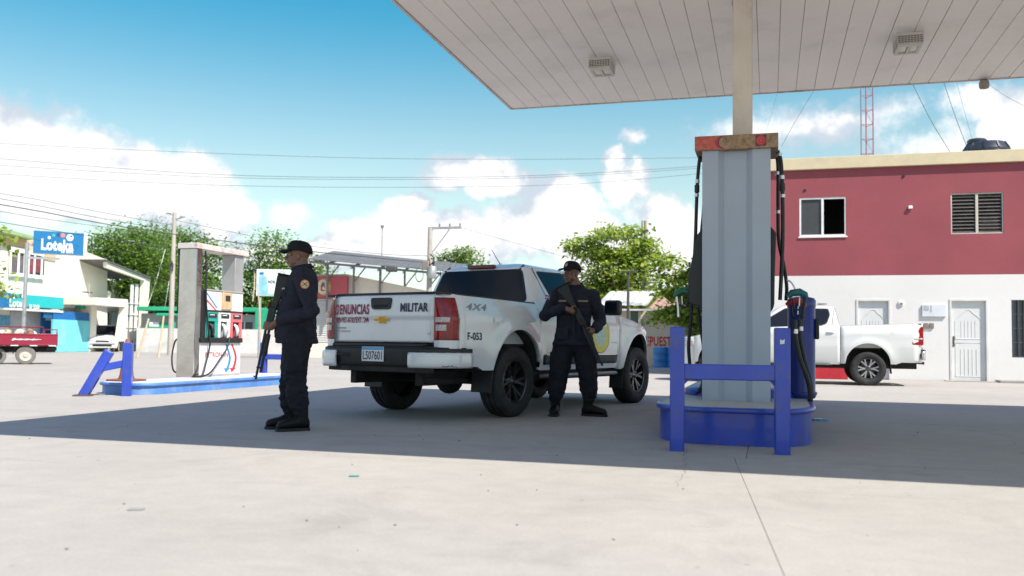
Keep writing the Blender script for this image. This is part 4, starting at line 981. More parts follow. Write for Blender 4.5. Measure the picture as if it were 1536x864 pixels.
wall_holes('upper_wall', PINK_W, rb, BX0, BX1, 2.652, 5.43, [W1, W2, (7.6,8.7,3.67,4.7)], 0, .2)
wall_holes('lower_wall', WHITE_W, rb, BX0, BX1, 0, 2.65, [D1, D2, BW], -.004, .2)
bx('side_wall', PINK_W, rb, BX0, BX0+.2, .201, 9, 2.652, 5.43, bevel=0); bx('side_wall', WHITE_W, rb, BX0, BX0+.2, .201, 9, 0, 2.65, bevel=0)
bx('back_wall', WHITE_W, rb, BX0+.2, BX1, 8.8, 9, 0, 5.43, bevel=0); bx('floor_slab', M('slab_grey', (.2,.2,.2), .9), rb, BX0+.2, BX1, .2, 8.8, 2.6, 2.7, bevel=0)  # floor slab in plain grey
bx('roof_slab', CREAM_P, rb, BX0-.1, BX1+.1, -.09, 9.1, 5.432, 5.74, bevel=.01)
bx('dark_backing', M('dark_room', (.05,.05,.055), .9), rb, BX0+.25, BX1-.1, 2.2, 2.3, 0, 5.4, bevel=0)  # dark sheet: the gloom of the rooms is put into its colour
ALU = M('white_window_frame', (.7,.7,.7), .4); PANE = M('dark_window_pane', (.03,.035,.042), .06, var=.0, spec=.6)
x0, x1, z0, z1 = W1
wn = empty('window', (0,0,0)); wn.parent = rb
fr = MB()
for q in ((x0, x1, z0, z0+.045), (x0, x1, z1-.045, z1), (x0, x0+.045, z0+.045, z1-.045), (x1-.035, x1, z0+.045, z1-.045), ((x0+x1)/2-.03, (x0+x1)/2+.03, z0+.045, z1-.045)): fr.box(q[0], q[1], .01, .09, q[2], q[3])
fr.build('frame', ALU, wn, bevel=.004)
bx('pane', M('grey_screen_pane', (.045,.047,.05), .5), wn, x0+.045, (x0+x1)/2-.03, .045, .055, z0+.045, z1-.045, bevel=0)
bx('sill', WHITE_W, wn, x0-.03, x1+.03, -.03, .01, z0-.04, z0-.002, bevel=.006)
x0, x1, z0, z1 = W2
wn = empty('window', (0,0,0)); wn.parent = rb
fr = MB(); xm = (x0+x1)/2
for q in ((x0, x1, z0, z0+.03), (x0, x1, z1-.03, z1), (x0, x0+.03, z0+.03, z1-.03), (x1-.03, x1, z0+.03, z1-.03), (xm-.03, xm+.03, z0+.03, z1-.03)): fr.box(q[0], q[1], .02, .1, q[2], q[3])
fr.build('frame', M('cream_frame', (.5,.47,.42), .5), wn, bevel=.004)
SLAT = M('grey_louvre', (.10,.09,.085), .45, var=.25, scale=6)
for a, b in ((x0+.032, xm-.032), (xm+.032, x1-.032)):
    for k in range(11):
        zz = z0+.075+k*.088; bx('louvre_slat', SLAT, wn, a, b, .02, .115, zz-.004, zz+.004, bevel=.001, rot=rotm(.75,0,0))
bx('curtain', M('pale_curtain', (.35,.34,.36), .8), wn, xm+.1, x1-.1, .16, .17, z0+.05, z0+.45, bevel=0)
# doors
DOORW = M('white_door_paint', (.63,.64,.64), .45, var=.04); DFR = M('door_frame_white', (.6,.6,.59), .5)
for (x0, x1, z0, z1), hs in ((D1, 1), (D2, -1)):
    dn = empty('door', (0,0,0)); dn.parent = rb
    fr = MB()
    for q in ((x0, x0+.05, 0, z1-.05), (x1-.05, x1, 0, z1-.05), (x0, x1, z1-.05, z1)): fr.box(q[0], q[1], -.02, .09, q[2], q[3])
    fr.build('frame', DFR, dn, bevel=.004)
    lf = bx('leaf', DOORW, dn, x0+.05, x1-.05, .05, .09, .015, z1-.05, bevel=0)
    cx = (x0+x1)/2; hw = (x1-x0)/2-.14
    def moulding(path, wd=.014):
        MB().tube([(cx+a*hw, .048, c) for a, c in path], wd/2, 6).build('moulding', DOORW, lf, smooth=60)
    arch = [(-1, 1.05), (-1, 1.45)] + [(-math.cos(PI*k/8)*(.5 if 1 < k < 7 else 1 if k in (0, 8) else .8), 1.5+.28*math.sin(PI*k/8)) for k in range(9)] + [(1, 1.45), (1, 1.05), (-1, 1.05)]
    moulding(arch); moulding([(-1, .12), (-1, .95), (1, .95), (1, .12), (-1, .12)])
    for a in (-.6, -.3, 0, .3, .6): moulding([(a, .16), (a, .80)], .014); moulding([(a*.9, 1.1), (a*.9, 1.5)], .012)
    hx = x0+.1 if hs < 0 else x1-.1
    hp = bx('handle_plate', M('dark_steel', (.12,.12,.12), .4, .6), dn, hx-.02, hx+.02, .035, .049, .86, 1.12, bevel=.006)
    MB().tube([(hx, .0, 1.08), (hx, -.02, 1.0), (hx, .0, .92)], .009, 6).build('handle', MATS['dark_steel'], hp)
x0, x1, z0, z1 = BW
wn = empty('window', (0,0,0)); wn.parent = rb
bx('pane', PANE, wn, x0, x1, .1, .11, z0, z1, bevel=0)
for k in range(8): bx('bar', M('navy_bars', (.05,.06,.1), .5), wn, x0+.02+k*.128, x0+.04+k*.128, .0, .02, z0+.02, z1-.02, bevel=.002)
for k in range(5): bx('bar', MATS['navy_bars'], wn, x0+.001, x1-.001, .021, .035, z0+.015+k*.345, z0+.035+k*.345, bevel=.002)
GREYB = M('grey_box', (.3,.29,.28), .5)
bx('meter_box', M('pale_meter_box', (.6,.63,.67), .5), rb, 3.70, 4.25, -.05, -.005, 1.60, 1.90, bevel=.006)
bx('meter_box_flap', M('grey_slot', (.4,.42,.45), .5), rb, 3.74, 3.86, -.056, -.0505, 1.76, 1.88, bevel=.003); bx('meter_box_slot', GREYB, rb, 3.9, 3.915, -.056, -.0505, 1.72, 1.88, bevel=0)
for xx in (3.74, 3.87): bx('switch_box', M('brown_switch', (.22,.18,.16), .6), rb, xx, xx+.1, -.04, -.005, 1.31, 1.44, bevel=.006)
def wdisc(nm, x, z, rad, d, mat, y=-.004): return MB().lathe([(0,d),(rad*.8,d),(rad,d*.6),(rad,0)], 18, Matrix.Translation((x, y, z)) @ Matrix.Rotation(PI/2, 4, 'X')).build(nm, mat, rb, smooth=40)
wdisc('round_vent', 3.21, 1.93, .08, .03, ALU); wdisc('vent_hub', 3.225, 1.925, .035, .045, MATS['brown_switch'])
wdisc('pipe_hole', .91, 4.9, .035, .02, DARK, 0); wdisc('pipe_hole', 3.3, 5.18, .035, .02, DARK, 0)
bx('wall_lamp', ALU, rb, 3.40, 3.5, -.06, -.001, 4.33, 4.41, bevel=.015)
bx('door_step', CONC, rb, 4.2, 5.3, -.28, -.005, .0015, .02, bevel=.004); bx('wall_kerb', CONC, rb, 5.35, 8, -.45, -.006, .0015, .06, bevel=.01)
REDK = M('red_kerb_paint', (.45,.02,.035), .6, var=.15)
rk = empty('red_block', (.85, YB-.6, 0), 0, 'low red painted block at the wall behind the parked white pickup', 'kerb block')
bx('red_face', REDK, rk, -.7, 1.05, 0, .3, .0, .32, bevel=.015); bx('grey_cap', CONC, rk, -.7, 1.05, -.02, .32, .3205, .34, bevel=.006)
hy = empty('water_tap', (.98, YB-.75, 0), 0, 'small white standpipe before the low red block under the far pickup', 'standpipe')
MB().lathe([(.06,0),(.06,.05),(.035,.07),(.035,.2),(.06,.22),(.06,.27),(.02,.3),(0,.3)], 12).build('pipe_body', ALU, hy, smooth=40)
# water tank on the roof
tk = empty('water_tank', (5.42, YB+.95, 5.74), 0, 'black plastic water tank on the roof of the red building', 'water tank')
TANK = M('black_tank_plastic', (.02,.026,.04), .35, var=.2)
MB().lathe([(.56,-.0),(.6,.02),(.6,.1),(.575,.12),(.575,.17),(.56,.19),(.46,.36),(.42,.38),(.25,.40),(0,.41)], 28).build('tank_body', TANK, tk, smooth=35)
MB().lathe([(.0,.50),(.2,.5),(.24,.46),(.24,.38)], 20, Matrix.Translation((-.22, 0, 0))).build('tank_lid', TANK, tk, smooth=35)
for k in range(10):
    a = 2*PI*k/10; MB().bar((.575*math.cos(a), .575*math.sin(a), .19), (.46*math.cos(a), .46*math.sin(a), .37), .04, .02).build('tank_rib', TANK, tk)
# radio mast behind the building
ty = 29.5; a = AY(1292, 232, ty); b = AY(1310, 232, ty)
tw = empty('radio_mast', ((a.x+b.x)/2, ty, 0), 0, 'slender red and grey lattice radio mast behind the red building', 'mast')
MASTR = M('mast_red', (.3,.13,.18), .5); MASTG = M('mast_grey', (.2,.2,.27), .5)
hw = (b.x-a.x)/2; TOPZ = 16; lx = [(-hw, 0), (hw, 0), (0, hw*1.7)]
for k, (x, y) in enumerate(lx): MB().tube([(x, y, 0), (x, y, TOPZ)], .02, 8).build('leg', MASTG if k == 0 else MASTR, tw)
for k in range(34):
    z = .4+k*.46
    for i in range(3):
        j = (i+1) % 3; MB().tube([lx[i]+(z,), lx[j]+(z,)], .010, 5).build('rung', MASTR, tw)
        if k % 2 == 0 and i == 1: MB().tube([lx[i]+(z,), lx[j]+(z+.46,)], .008, 4).build('brace', MASTR, tw)
# ------------------------------------------------------------------ wires
WIRE = M('cable_black', (.03,.03,.035), .6)
def wire(name, pts, t0, t1, rad, label, cat='cable', mat=WIRE, group=None):
    P = [DP(x, y, lerp(t0, t1, i/(len(pts)-1))) for i, (x, y) in enumerate(pts)]; P = [P[0]*2-P[1]] + P + [P[-1]*2-P[-2]]; out = []
    for i in range(1, len(P)-2):
        for j in range(8):
            t = j/8; a, b, c, d = P[i-1], P[i], P[i+1], P[i+2]; out.append(.5*((2*b)+(c-a)*t+(2*a-5*b+4*c-d)*t*t+(3*b-a-3*c+d)*t**3))
    out.append(P[-2]); o = MB().tube(out, rad*.75, 6).build(name, mat, None, smooth=60); return tag(o, label, cat, group)
GW = 'power lines across the sky'
wire('power_line', [(-60,212),(180,224),(500,236),(780,239),(1100,236)], 46, 52, .012, 'topmost thin power line across the blue sky above the clouds', group=GW)
wire('power_line', [(-60,230),(0,238),(330,262),(640,266),(860,261),(1100,246)], 44, 50, .014, 'long power line over the clouds, upper of the central bundle', group=GW)
wire('power_line', [(-60,240),(0,248),(330,266),(640,269),(860,264),(1100,249)], 44, 50, .012, 'long power line over the clouds, middle of the central bundle', group=GW)
wire('power_line', [(-60,254),(0,261),(300,277),(600,281),(860,276),(1100,256)], 44, 50, .012, 'long power line over the clouds, lowest of the central bundle', group=GW)
wire('power_line', [(-40,284),(60,300),(150,318),(260,338)], 34, 44, .014, 'uppermost of the slanting cables running to the left utility pole', group=GW)
wire('power_line', [(-40,291),(60,309),(150,327),(260,346)], 34, 44, .016, 'second of the slanting cables running to the left utility pole', group=GW)
wire('power_line', [(-40,300),(60,317),(190,341),(420,372),(640,394)], 34, 44, .028, 'thick slanting black cable crossing behind the left guard towards the crossarm pole', group=GW)
wire('power_line', [(-40,310),(60,327),(150,340),(260,356)], 34, 44, .014, 'slanting cable just below the thick black one at left', group=GW)
wire('power_line', [(-40,326),(30,338),(120,352),(260,372)], 34, 44, .02, 'dark cable passing in front of the blue roadside sign', group=GW)
wire('power_line', [(-40,340),(20,352),(90,366),(150,371)], 34, 44, .01, 'thin lowest cable sagging before the cream building at left', group=GW)
wire('power_line', [(262,330),(420,362),(560,380),(645,384)], 44, 40, .014, 'cable between the left utility pole and the crossarm pole', group=GW)
wire('power_line', [(690,341),(800,372),(900,398),(966,402)], 40, 40, .01, 'thin cable falling from the crossarm towards the twin concrete poles', group=GW)
wire('guy_wire', [(1362,112),(1395,178),(1425,228)], 29, 27, .011, 'stay cable slanting down to the red building, left of the two darker ones')
wire('guy_wire', [(1412,112),(1432,172),(1455,232)], 29, 27, .013, 'stay cable ending beside the black water tank')
wire('guy_wire', [(1432,112),(1446,165),(1462,222)], 30, 28, .006, 'faint thin stay cable above the black water tank')
wire('guy_wire', [(1478,122),(1510,145),(1560,170)], 30, 28, .007, 'thin cable at far right running from the canopy edge')
wire('guy_wire', [(1226,128),(1200,170),(1172,220)], 29, 27, .008, 'thin stay cable slanting left between the cream post and the mast')
wire('guy_wire', [(1166,140),(1156,175),(1146,205)], 30, 29, .005, 'faint stay cable just right of the cream post')
# ------------------------------------------------------------------ parts shop behind the truck
SY = 34.0
def sl_(px, py, off=0): q = AY(px, py, SY-off); return q
shp = empty('parts_shop', (0, SY, 0), 0, 'low cream shop wall with red painted lettering and rusty tin roof behind the truck', 'shop')
sx0, sx1 = AY(905, 500, SY).x, AY(1100, 500, SY).x; zw = AY(990, 466, SY).z
CREAMW = M('cream_wall', (.56,.50,.40), .85, var=.08, dirt=(.4,.34,.26), dscale=1.5, damt=.5)
bx('wall', CREAMW, shp, sx0, sx1, 0, .2, -.02, zw, bevel=0); bx('side_wall', CREAMW, shp, sx0, sx0+.2, .2, 4, -.02, zw, bevel=0)
RUST = M('rusty_tin', (.36,.22,.17), .7, .2, var=.35, scale=2, dirt=(.5,.48,.45), dscale=1.2, damt=.8); TING = M('pale_tin', (.6,.6,.58), .55, .3, var=.15)
mb = MB(); n = 44
for i in range(n+1):
    x = lerp(AY(972, 460, SY-.5).x, sx1+.3, i/n); dz = .02*math.sin(i*2.4); mb.v += [(x, -.6, zw+.05+dz), (x, 2.6, zw+.62+dz)]
mb.f = [(2*i, 2*i+2, 2*i+3, 2*i+1) for i in range(n)]; mb.build('tin_roof', RUST, shp, smooth=0, solid=.012)
mb = MB(); n = 16
for i in range(n+1):
    x = lerp(sx0-.2, AY(972, 460, SY-.5).x-.02, i/n); dz = .02*math.sin(i*2.4); mb.v += [(x, -.5, zw+.18+dz), (x, 2.6, zw+.9+dz)]
mb.f = [(2*i, 2*i+2, 2*i+3, 2*i+1) for i in range(n)]; mb.build('tin_roof', TING, shp, smooth=0, solid=.012)
bx('roof_edge', M('white_edge', (.66,.64,.6), .6), shp, sx0-.2, sx1+.3, -.62, -.56, zw-.03, zw+.04, bevel=.006)
a = AY(946, 462, SY); b = AY(957, 510, SY)
bx('door', M('dark_green_door', (.06,.11,.1), .6), shp, a.x, b.x, -.03, -.005, 0, a.z-.02, bevel=.006); bx('pillar', CREAMW, shp, b.x+.02, b.x+.14, -.12, -.005, 0, zw-.04, bevel=.01)
a = AY(961.5, 519, SY); b = AY(1016.5, 505, SY)
text('lettering', 'REPUESTO', M('red_wall_lettering', (.42,.03,.04), .8, var=.2), shp, quadfn((a.x, -.006, a.z), (b.x-a.x, 0, 0), (0, 0, b.z-a.z)), .03)
DRB = M('sky_blue_drum', (.03,.2,.5), .45, var=.2)
for i, (pa, pb_, lab) in enumerate(((981, 1001, 'sky blue drum standing below the red shop lettering'), (1003, 1020, 'sky blue drum half hidden by the crash barrier, under the shop lettering'))):
    q = AY((pa+pb_)/2, 546, SY-.7); d_ = empty('drum', (q.x, SY-.7, -.025), 0, lab, 'drum', 'blue drums at the shop wall')
    rr = .28
    MB().lathe([(0,0),(rr,0),(rr*1.03,.02),(rr*1.03,.05),(rr,.07),(rr,.25),(rr*1.05,.28),(rr,.31),(rr,.5),(rr*1.05,.53),(rr,.56),(rr,.7),(rr*.9,.74),(rr*.85,.72),(0,.72)], 22).build('drum_body', DRB, d_, smooth=50)
    MB().lathe([(0,.735),(.05,.735),(.05,.7)], 10, Matrix.Translation((.12,0,0))).build('bung', DRB, d_)
q = AY(942, 475, 31.5); lm = empty('lamp_post', (q.x, 31.5, -.03), 0, 'slim dark T-shaped lamp post in front of the shop', 'lamp post')
zt_ = AY(942, 408, 31.5).z; DKP = M('dark_post', (.06,.06,.06), .6)
MB().tube([(0,0,0),(0,0,zt_)], [.06,.045], 10).build('post', DKP, lm); bx('lamp_head', DKP, lm, -.27, .27, -.07, .07, zt_, zt_+.07, bevel=.01)
CONCP = M('concrete_pole', (.4,.37,.33), .85, var=.12, scale=2)
for px, lab in ((964, 'left of the twin concrete poles above the bright tree'), (968.6, 'right of the twin concrete poles above the bright tree')):
    q = AY(px, 400, 41); o = empty('concrete_pole', (q.x, 41, -.03), 0, lab, 'utility pole', 'twin concrete poles'); zt_ = AY(px, 330, 41).z
    MB().tube([(0,0,0),(0,0,zt_)], [.12,.07], 8).build('shaft', CONCP, o, smooth=60)
    bx('pole_clamp', DKP, o, -.1, .1, -.1, .1, zt_-.5, zt_-.42, bevel=.005)
# ------------------------------------------------------------------ left side of the street
class Face:
    def __init__(s, p0, ang):
        s.p = Vector((p0[0], p0[1], 0)); s.rz = ang; s.x = Vector((math.cos(ang), math.sin(ang), 0)); s.y = Vector((-math.sin(ang), math.cos(ang), 0))
    def at(s, px, py, off=0.):       # local (x, z) of a pixel on the plane `off` metres in front of the face
        d = ray(px, py); q = s.p - s.y*off; t = (q-CAM).dot(s.y)/d.dot(s.y); w = CAM+d*t - s.p
        return w.dot(s.x), w.z
    def box(s, nm, mat, par, pa, pb, off, depth, bevel=.01, z0=None):   # box whose front face spans the two pixels
        xa, za = s.at(pa[0], pa[1], off); xb, zb = s.at(pb[0], pb[1], off)
        if z0 is not None: zb = z0
        return bx(nm, mat, par, min(xa, xb), max(xa, xb), -off, -off+depth, min(za, zb), max(za, zb), bevel=bevel)
    def prism(s, nm, mat, par, pts, off, depth):
        return MB().prism([s.at(a, b, off) for a, b in pts][::-1], off-depth, off, MZ_Y).build(nm, mat, par, smooth=0)
LF = Face((-37.5, 40.0), math.atan2(.987, -.16))
def lroot(name, label, cat, F=LF): return empty(name, F.p, F.rz, label, cat)
CREAM2 = M('cream_render', (.78,.72,.62), .85, var=.03, dirt=(.68,.62,.52), dscale=.7, damt=.3); OCHRE = M('ochre_band', (.66,.46,.26), .85)
TURQ = M('turquoise_sign', (.02,.45,.47), .5, var=.04); CYANW = M('faded_cyan_wall', (.16,.56,.64), .8, var=.14, scale=1.2, dirt=(.32,.62,.66), dscale=.8, damt=.6)
SBLUE = M('sign_blue', (.006,.15,.36), .45, var=.03); SWHITE = M('sign_white', (.78,.8,.8), .5); GATEB = M('gate_blue', (.015,.15,.42), .5, var=.1)
lb = lroot('shop_building', 'cream two-storey shop building with turquoise awning sign and blue gate at left', 'building')
LF.prism('wall', CREAM2, lb, [(-60,336),(0,347),(50,359),(130,378),(161,390),(161,528),(-60,528)], 0, 8)
LF.prism('upper_band', OCHRE, lb, [(6,352),(50,361),(84,370),(84,392),(68,389),(68,380),(20,373),(6,371)], .06, .06)
LF.prism('eave', M('green_eave', (.30,.42,.20), .7), lb, [(-60,327),(0,341),(50,354),(52,360),(0,348),(-60,336)], .5, .5)
gw = empty('window', (0,0,0)); gw.parent = lb
LF.box('pane', PANE, gw, (17,379), (66,413), .05, .05); 
BRED = M('red_curtain', (.2,.045,.055), .8, var=.5, scale=6); BGRY = M('grey_curtain', (.12,.11,.115), .8, var=.4, scale=6)
for a, b, m_ in ((18,27,BGRY),(30,36,BGRY),(45,51,BRED),(54,63,BRED)): LF.box('curtain', m_, gw, (a, 381), (b, 410), .075, .02, 0)
for a in (16,28,37,43,52,63): LF.box('bar', SWHITE, gw, (a, 376), (a+.9, 415), .14, .05)
for b in (377, 413): LF.box('bar', SWHITE, gw, (15, b), (67, b+1.0), .16, .05)
# awning sign
aw = LF.box('awning_sign', TURQ, lb, (16,440), (95,464), .9, .7, .02)
LF.box('awning_end', SBLUE, lb, (6,438.5), (16,462), .915, .71, .02)
LF.box('awning_soffit', SWHITE, lb, (6,464.2), (95,466.2), .9, .7, .005)
def ftext(F, s_, px0, py0, px1, py1, off, mat, par, bold=.02):
    xa, za = F.at(px0, py1, off); xb, zb = F.at(px1, py0, off)
    return text('lettering', s_, mat, par, quadfn((xa, -off, za), (xb-xa, 0, 0), (0, 0, zb-za)), bold)
ftext(LF, 'Lotek', 14, 449.5, 39, 460, .925, SWHITE, aw, .035); ftext(LF, 'te toca', 43.5, 456, 59.5, 463, .925, SWHITE, aw, .025)
def fdisc(F, nm, px, py, rp, off, mat, par):
    x, z = F.at(px, py, off); x2, _ = F.at(px+rp, py, off); _, z2 = F.at(px, py-rp, off)
    MB().prism([(x+(x2-x)*math.cos(2*PI*k/18), z+(z2-z)*math.sin(2*PI*k/18)) for k in range(18)], off-.01, off, MZ_Y).build(nm, mat, par, smooth=0)
for px, py, rp, m_ in ((21,446.5,1.8,SWHITE),(26,444.5,2,SBLUE),(30.5,443.5,2.4,SBLUE),(35,444.5,2.8,SWHITE)): fdisc(LF, 'logo_dot', px, py, rp, .925, m_, aw)
LF.box('shopfront', M('grey_shutter', (.42,.42,.44), .6), lb, (16,466.5), (62,512), .04, .04, .005, -.02)
LF.box('poster', M('poster_blue', (.1,.3,.45), .6, var=.4, scale=5), lb, (-6,472), (15,490), .06, .05, .005)
LF.box('blue_door', GATEB, lb, (63,466), (81,520), .12, .1, .01, -.02)
LF.box('number_board', SWHITE, lb, (69,476), (78,481), .14, .02, .003)
gt = empty('gate', (0,0,0)); gt.parent = lb
LF.box('cyan_wall', CYANW, gt, (81,479), (137,527), .9, .15, .01, -.02)
xa, za = LF.at(81, 466, .88); xb, zb = LF.at(137, 479, .88)
n = 22
for k in range(n): x = lerp(xa, xb, (k+.5)/n); bx('paling', GATEB, gt, x-.06, x+.06, -.86, -.82, zb-.3, za+(.0 if k % 2 else -.03), bevel=.004)
LF.box('back_panel', M('gate_backing', (.01,.12,.3), .6), gt, (66,468), (137,480), .80, .04, 0)
LF.box('white_panel', SWHITE, lb, (95,446), (122,463), .3, .05, .005); LF.box('green_box', M('green_box', (.02,.42,.28), .6), lb, (121,453), (133,464), .6, .4, .01)
LF.box('gate_pillar', CREAM2, lb, (137,458), (143.5,526), .95, .4, .02, -.02)
MB().tube([(LF.at(134.5,425,.9)[0], -.9, LF.at(134,425,.9)[1]), (LF.at(134.5,425,.9)[0], -.9, 3.0)], .04, 6).build('conduit', GALV, lb)
LF.box('floodlight', DKP, lb, (128,437), (139,440), .9, .2, .01)
# porch and carport at the right end of the shop
po = lroot('porch', 'white porch with carport roof and wire grid panels right of the cyan wall', 'porch')
LF.prism('porch_slab', CREAM2, po, [(143,446),(192,449),(192,461),(143,457)], 2.2, 2.5)
LF.prism('porch_column', CREAM2, po, [(187.5,461),(192.5,461),(187,512),(180,512)], 2.2, .35)
LF.box('rear_wall', CREAM2, po, (138,450), (189,512), -1., .3, 0, -.02)
LF.box('dark_door', M('shop_door_glass', (.03,.05,.07), .2), po, (144,467), (163,506), -.95, .05, .01, -.02); LF.box('notice', SWHITE, po, (153,479), (158,486), -.9, .02, 0); LF.box('notice', M('notice_green', (.1,.5,.2), .6), po, (156,478), (161,483), -.88, .02, 0)
gd = LF.box('grille_door', M('grille_backing', (.16,.15,.14), .7), po, (167,467), (178,512), -.95, .05, .01, -.02)
for k in range(4): LF.box('bar', SWHITE, gd, (167.5+k*3, 468), (168.4+k*3, 511), -.9, .03, 0)
LF.prism('carport_beam', CREAM2, po, [(161,392),(222,416),(225,419),(225,424),(161,401)], 1.5, .25)
LF.prism('carport_roof', M('dark_roof', (.1,.1,.11), .7), po, [(158,389),(226,415.5),(226,418),(161,392)], 1.6, 4.5)
LF.prism('carport_column', CREAM2, po, [(217,420),(225,420),(219,513),(213,513)], 1.5, .3)
LF.box('rear_beam', CREAM2, po, (161,420), (218,426), -2.2, .3, .01); LF.box('rear_column', CREAM2, po, (173,426), (179,450), -2.2, .3, .01)
for k, px in enumerate((190,197,204,211)): LF.box('grid_post', SWHITE, po, (px, 426 if k in (1,2) else 455), (px+1, 512), 1.2, .05, 0, -.02)
for py in (455,472,491,509): LF.box('grid_rail', SWHITE, po, (189,py), (216,py+1.3), 1.25, .05, 0)
LF.box('grid_panel', M('wire_backing', (.3,.28,.26), .8), po, (190,478), (214,511), .6, .05, 0)
# roadside sign on a post
SF = Face((-31.0, 35.0), math.radians(43))
sg = lroot('roadside_sign', 'blue roadside sign with white lettering and a row of coloured balls on a grey post', 'sign', SF)
sbx = SF.box('sign_box', SWHITE, sg, (50.5,346), (130,384), 0, .35, .02)
face = SF.box('sign_face', SBLUE, sbx, (50.5,345.5), (125,383), .02, .02, .005)
ftext(SF, 'Loteka', 61.5, 360.5, 110.5, 375, .03, SWHITE, face, .035); ftext(SF, 'te toca', 91.5, 376, 110, 379.5, .03, SWHITE, face, .02)
for px, py, rp, m_ in ((74,356.5,2.3,SWHITE),(80.5,353,2.5,M('ball_green',(.05,.35,.3),.5)),(87.5,352,2.7,M('ball_navy',(.02,.05,.2),.5)),(94.5,353,3.6,M('ball_red',(.5,.2,.15),.5)),(105,356.5,5.2,SWHITE)): fdisc(SF, 'logo_ball', px, py, rp, .032, m_, face)
fdisc(SF, 'ball_dot', 107, 354.5, 1.6, .036, M('ball_navy'), face)
x0_, z0_ = SF.at(40.5, 363, 0.); MB().tube([(x0_, .15, -.05), (x0_, .15, z0_)], .085, 10).build('post', GALV, sg, smooth=60)
bx('arm', GALV, sg, x0_, SF.at(52, 366)[0]+.5, .12, .2, z0_-.16, z0_-.04)
bx('lower_arm', GALV, sg, x0_, SF.at(90, 384)[0], .12, .2, SF.at(52,386)[1]-.06, SF.at(52,384)[1]-.02)
# cargo tricycle
TRI = G(38, 545); trk = empty('cargo_tricycle', (TRI.x, TRI.y, -.03), math.radians(44), 'dark red cargo tricycle loaded with sacks passing on the road at far left', 'tricycle')
CRIM = M('crimson_paint', (.25,.008,.035), .35, var=.08, coat=.3); pxm = 1/ (1337.1/ (TRI-CAM).dot(CF))
TW = .275
def small_wheel(par, x, y, R, w_, m_rim):
    o = empty('wheel', (x, y, R)); o.parent = par; rot = Matrix.Rotation(PI/2, 4, 'X')
    MB().lathe([(R*.6,-w_*.45),(R*.8,-w_*.5),(R*.96,-w_*.42),(R,-w_*.2),(R,w_*.2),(R*.96,w_*.42),(R*.8,w_*.5),(R*.6,w_*.45)], 26, rot).build('tyre', M('grey_tyre', (.16,.155,.145), .9, var=.15), o, smooth=50)
    MB().lathe([(0,w_*.25),(R*.2,w_*.3),(R*.25,w_*.1),(R*.5,w_*.1),(R*.58,w_*.4),(R*.62,w_*.44)], 22, rot).build('rim', m_rim, o, smooth=50)
    MB().lathe([(0,-w_*.25),(R*.5,-w_*.1),(R*.62,-w_*.44)], 22, rot).build('rim_back', m_rim, o, smooth=50)
RIMW = M('cream_rim', (.5,.47,.42), .5, var=.1)
for y in (0, .95): small_wheel(trk, 0, y, TW, .13, RIMW)
small_wheel(trk, -2.05, .48, TW, .11, RIMW); small_wheel(trk, -.75, .1, TW*.9, .12, DARK)
L0, L1 = -1.0, .84
bd = empty('cargo_bed', (0,0,0)); bd.parent = trk
for y in (-.10, 1.02): bx('side_panel', CRIM, bd, L0, L1, y, y+.03, .55, .92, bevel=.008)
bx('tail_panel', CRIM, bd, L1-.03, L1, -.069, 1.019, .55, .92, bevel=.006); bx('front_panel', CRIM, bd, L0, L0+.03, -.069, 1.019, .55, 1.0, bevel=.006)
bx('bed_floor', CRIM, bd, L0+.031, L1-.031, -.069, 1.019, .55, .58, bevel=0)
for y in (-.115, 1.05):
    for z in (.58, .885): bx('side_rib', CRIM, bd, L0, L1, y, y+.0145, z, z+.025, bevel=.004)
    MB().tube([(L0, y+.02, .9), (L0, y+.02, 1.12), (L1-.4, y+.02, 1.12), (L1-.4, y+.02, .92)], .014, 6).build('side_rail', CRIM, bd)
    MB().tube([(L1-.36, y+.02, .92), (L1-.36, y+.02, 1.05), (L1-.02, y+.02, 1.05), (L1-.02, y+.02, .9)], .012, 6).build('side_rail', CRIM, bd)
for k in range(4): bx('reflector', SWHITE, bd, L0+.1+k*.5, L0+.3+k*.5, -.118, -.1155, .55, .575, bevel=0)
# white brush-script flourish on the side panel
mb = MB()
for k in range(9): x = -.35+.085*k; h_ = (.07,.035,.05,.03,.045,.03,.05,.03,.02)[k]; mb.add([(x-.03,-.1175,.74-h_*.5),(x+.05,-.1175,.745-h_*.3),(x+.075,-.1175,.745+h_*.5),(x+.0,-.1175,.74+h_*.4)], [(0,1,2,3)])
mb.build('script_lettering', SWHITE, bd, smooth=0)
bx('chassis', UNDER, trk, -1.9, L1-.05, .2, .75, .36, .54, bevel=.01); bx('rear_lamp_bar', TRIMB, trk, L1-.3, L1-.02, 0, .95, .42, .52, bevel=.01)
for y in (-.02, .97): MB().grid(lambda u, v: (-.34*math.cos(lerp(.1, PI-.5, 1-u))*-1*-1, y+lerp(-.09, .09, v), TW+.34*math.sin(lerp(.1, PI-.5, 1-u))), 12, 2).build('mudguard', TRIMB, trk, smooth=60, solid=.01)
bx('engine_block', UNDER, trk, -1.5, -1.05, .25, .7, .2, .6, bevel=.03); bx('fuel_tank', CRIM, trk, -1.75, -1.15, .33, .63, .72, .95, bevel=.06, bseg=4); bx('seat', BLACKP, trk, -1.45, -1.02, .3, .66, .95, 1.02, bevel=.03)
MB().tube([(-2.05,.48,TW),(-1.9,.48,.75),(-1.78,.48,1.15)], .03, 8).build('fork', GALV, trk); MB().tube([(-1.65,.1,1.2),(-1.78,.3,1.15),(-1.78,.66,1.15),(-1.65,.86,1.2)], .015, 8).build('handlebar', BLACKP, trk); 
MB().lathe([(0,.06),(.08,.05),(.09,0),(.05,-.06)], 14, Matrix.Translation((-1.9,.48,1.0)) @ Matrix.Rotation(-PI/2, 4, 'Y')).build('headlamp', CLEARL, trk, smooth=50)
rndc = random.Random(5)
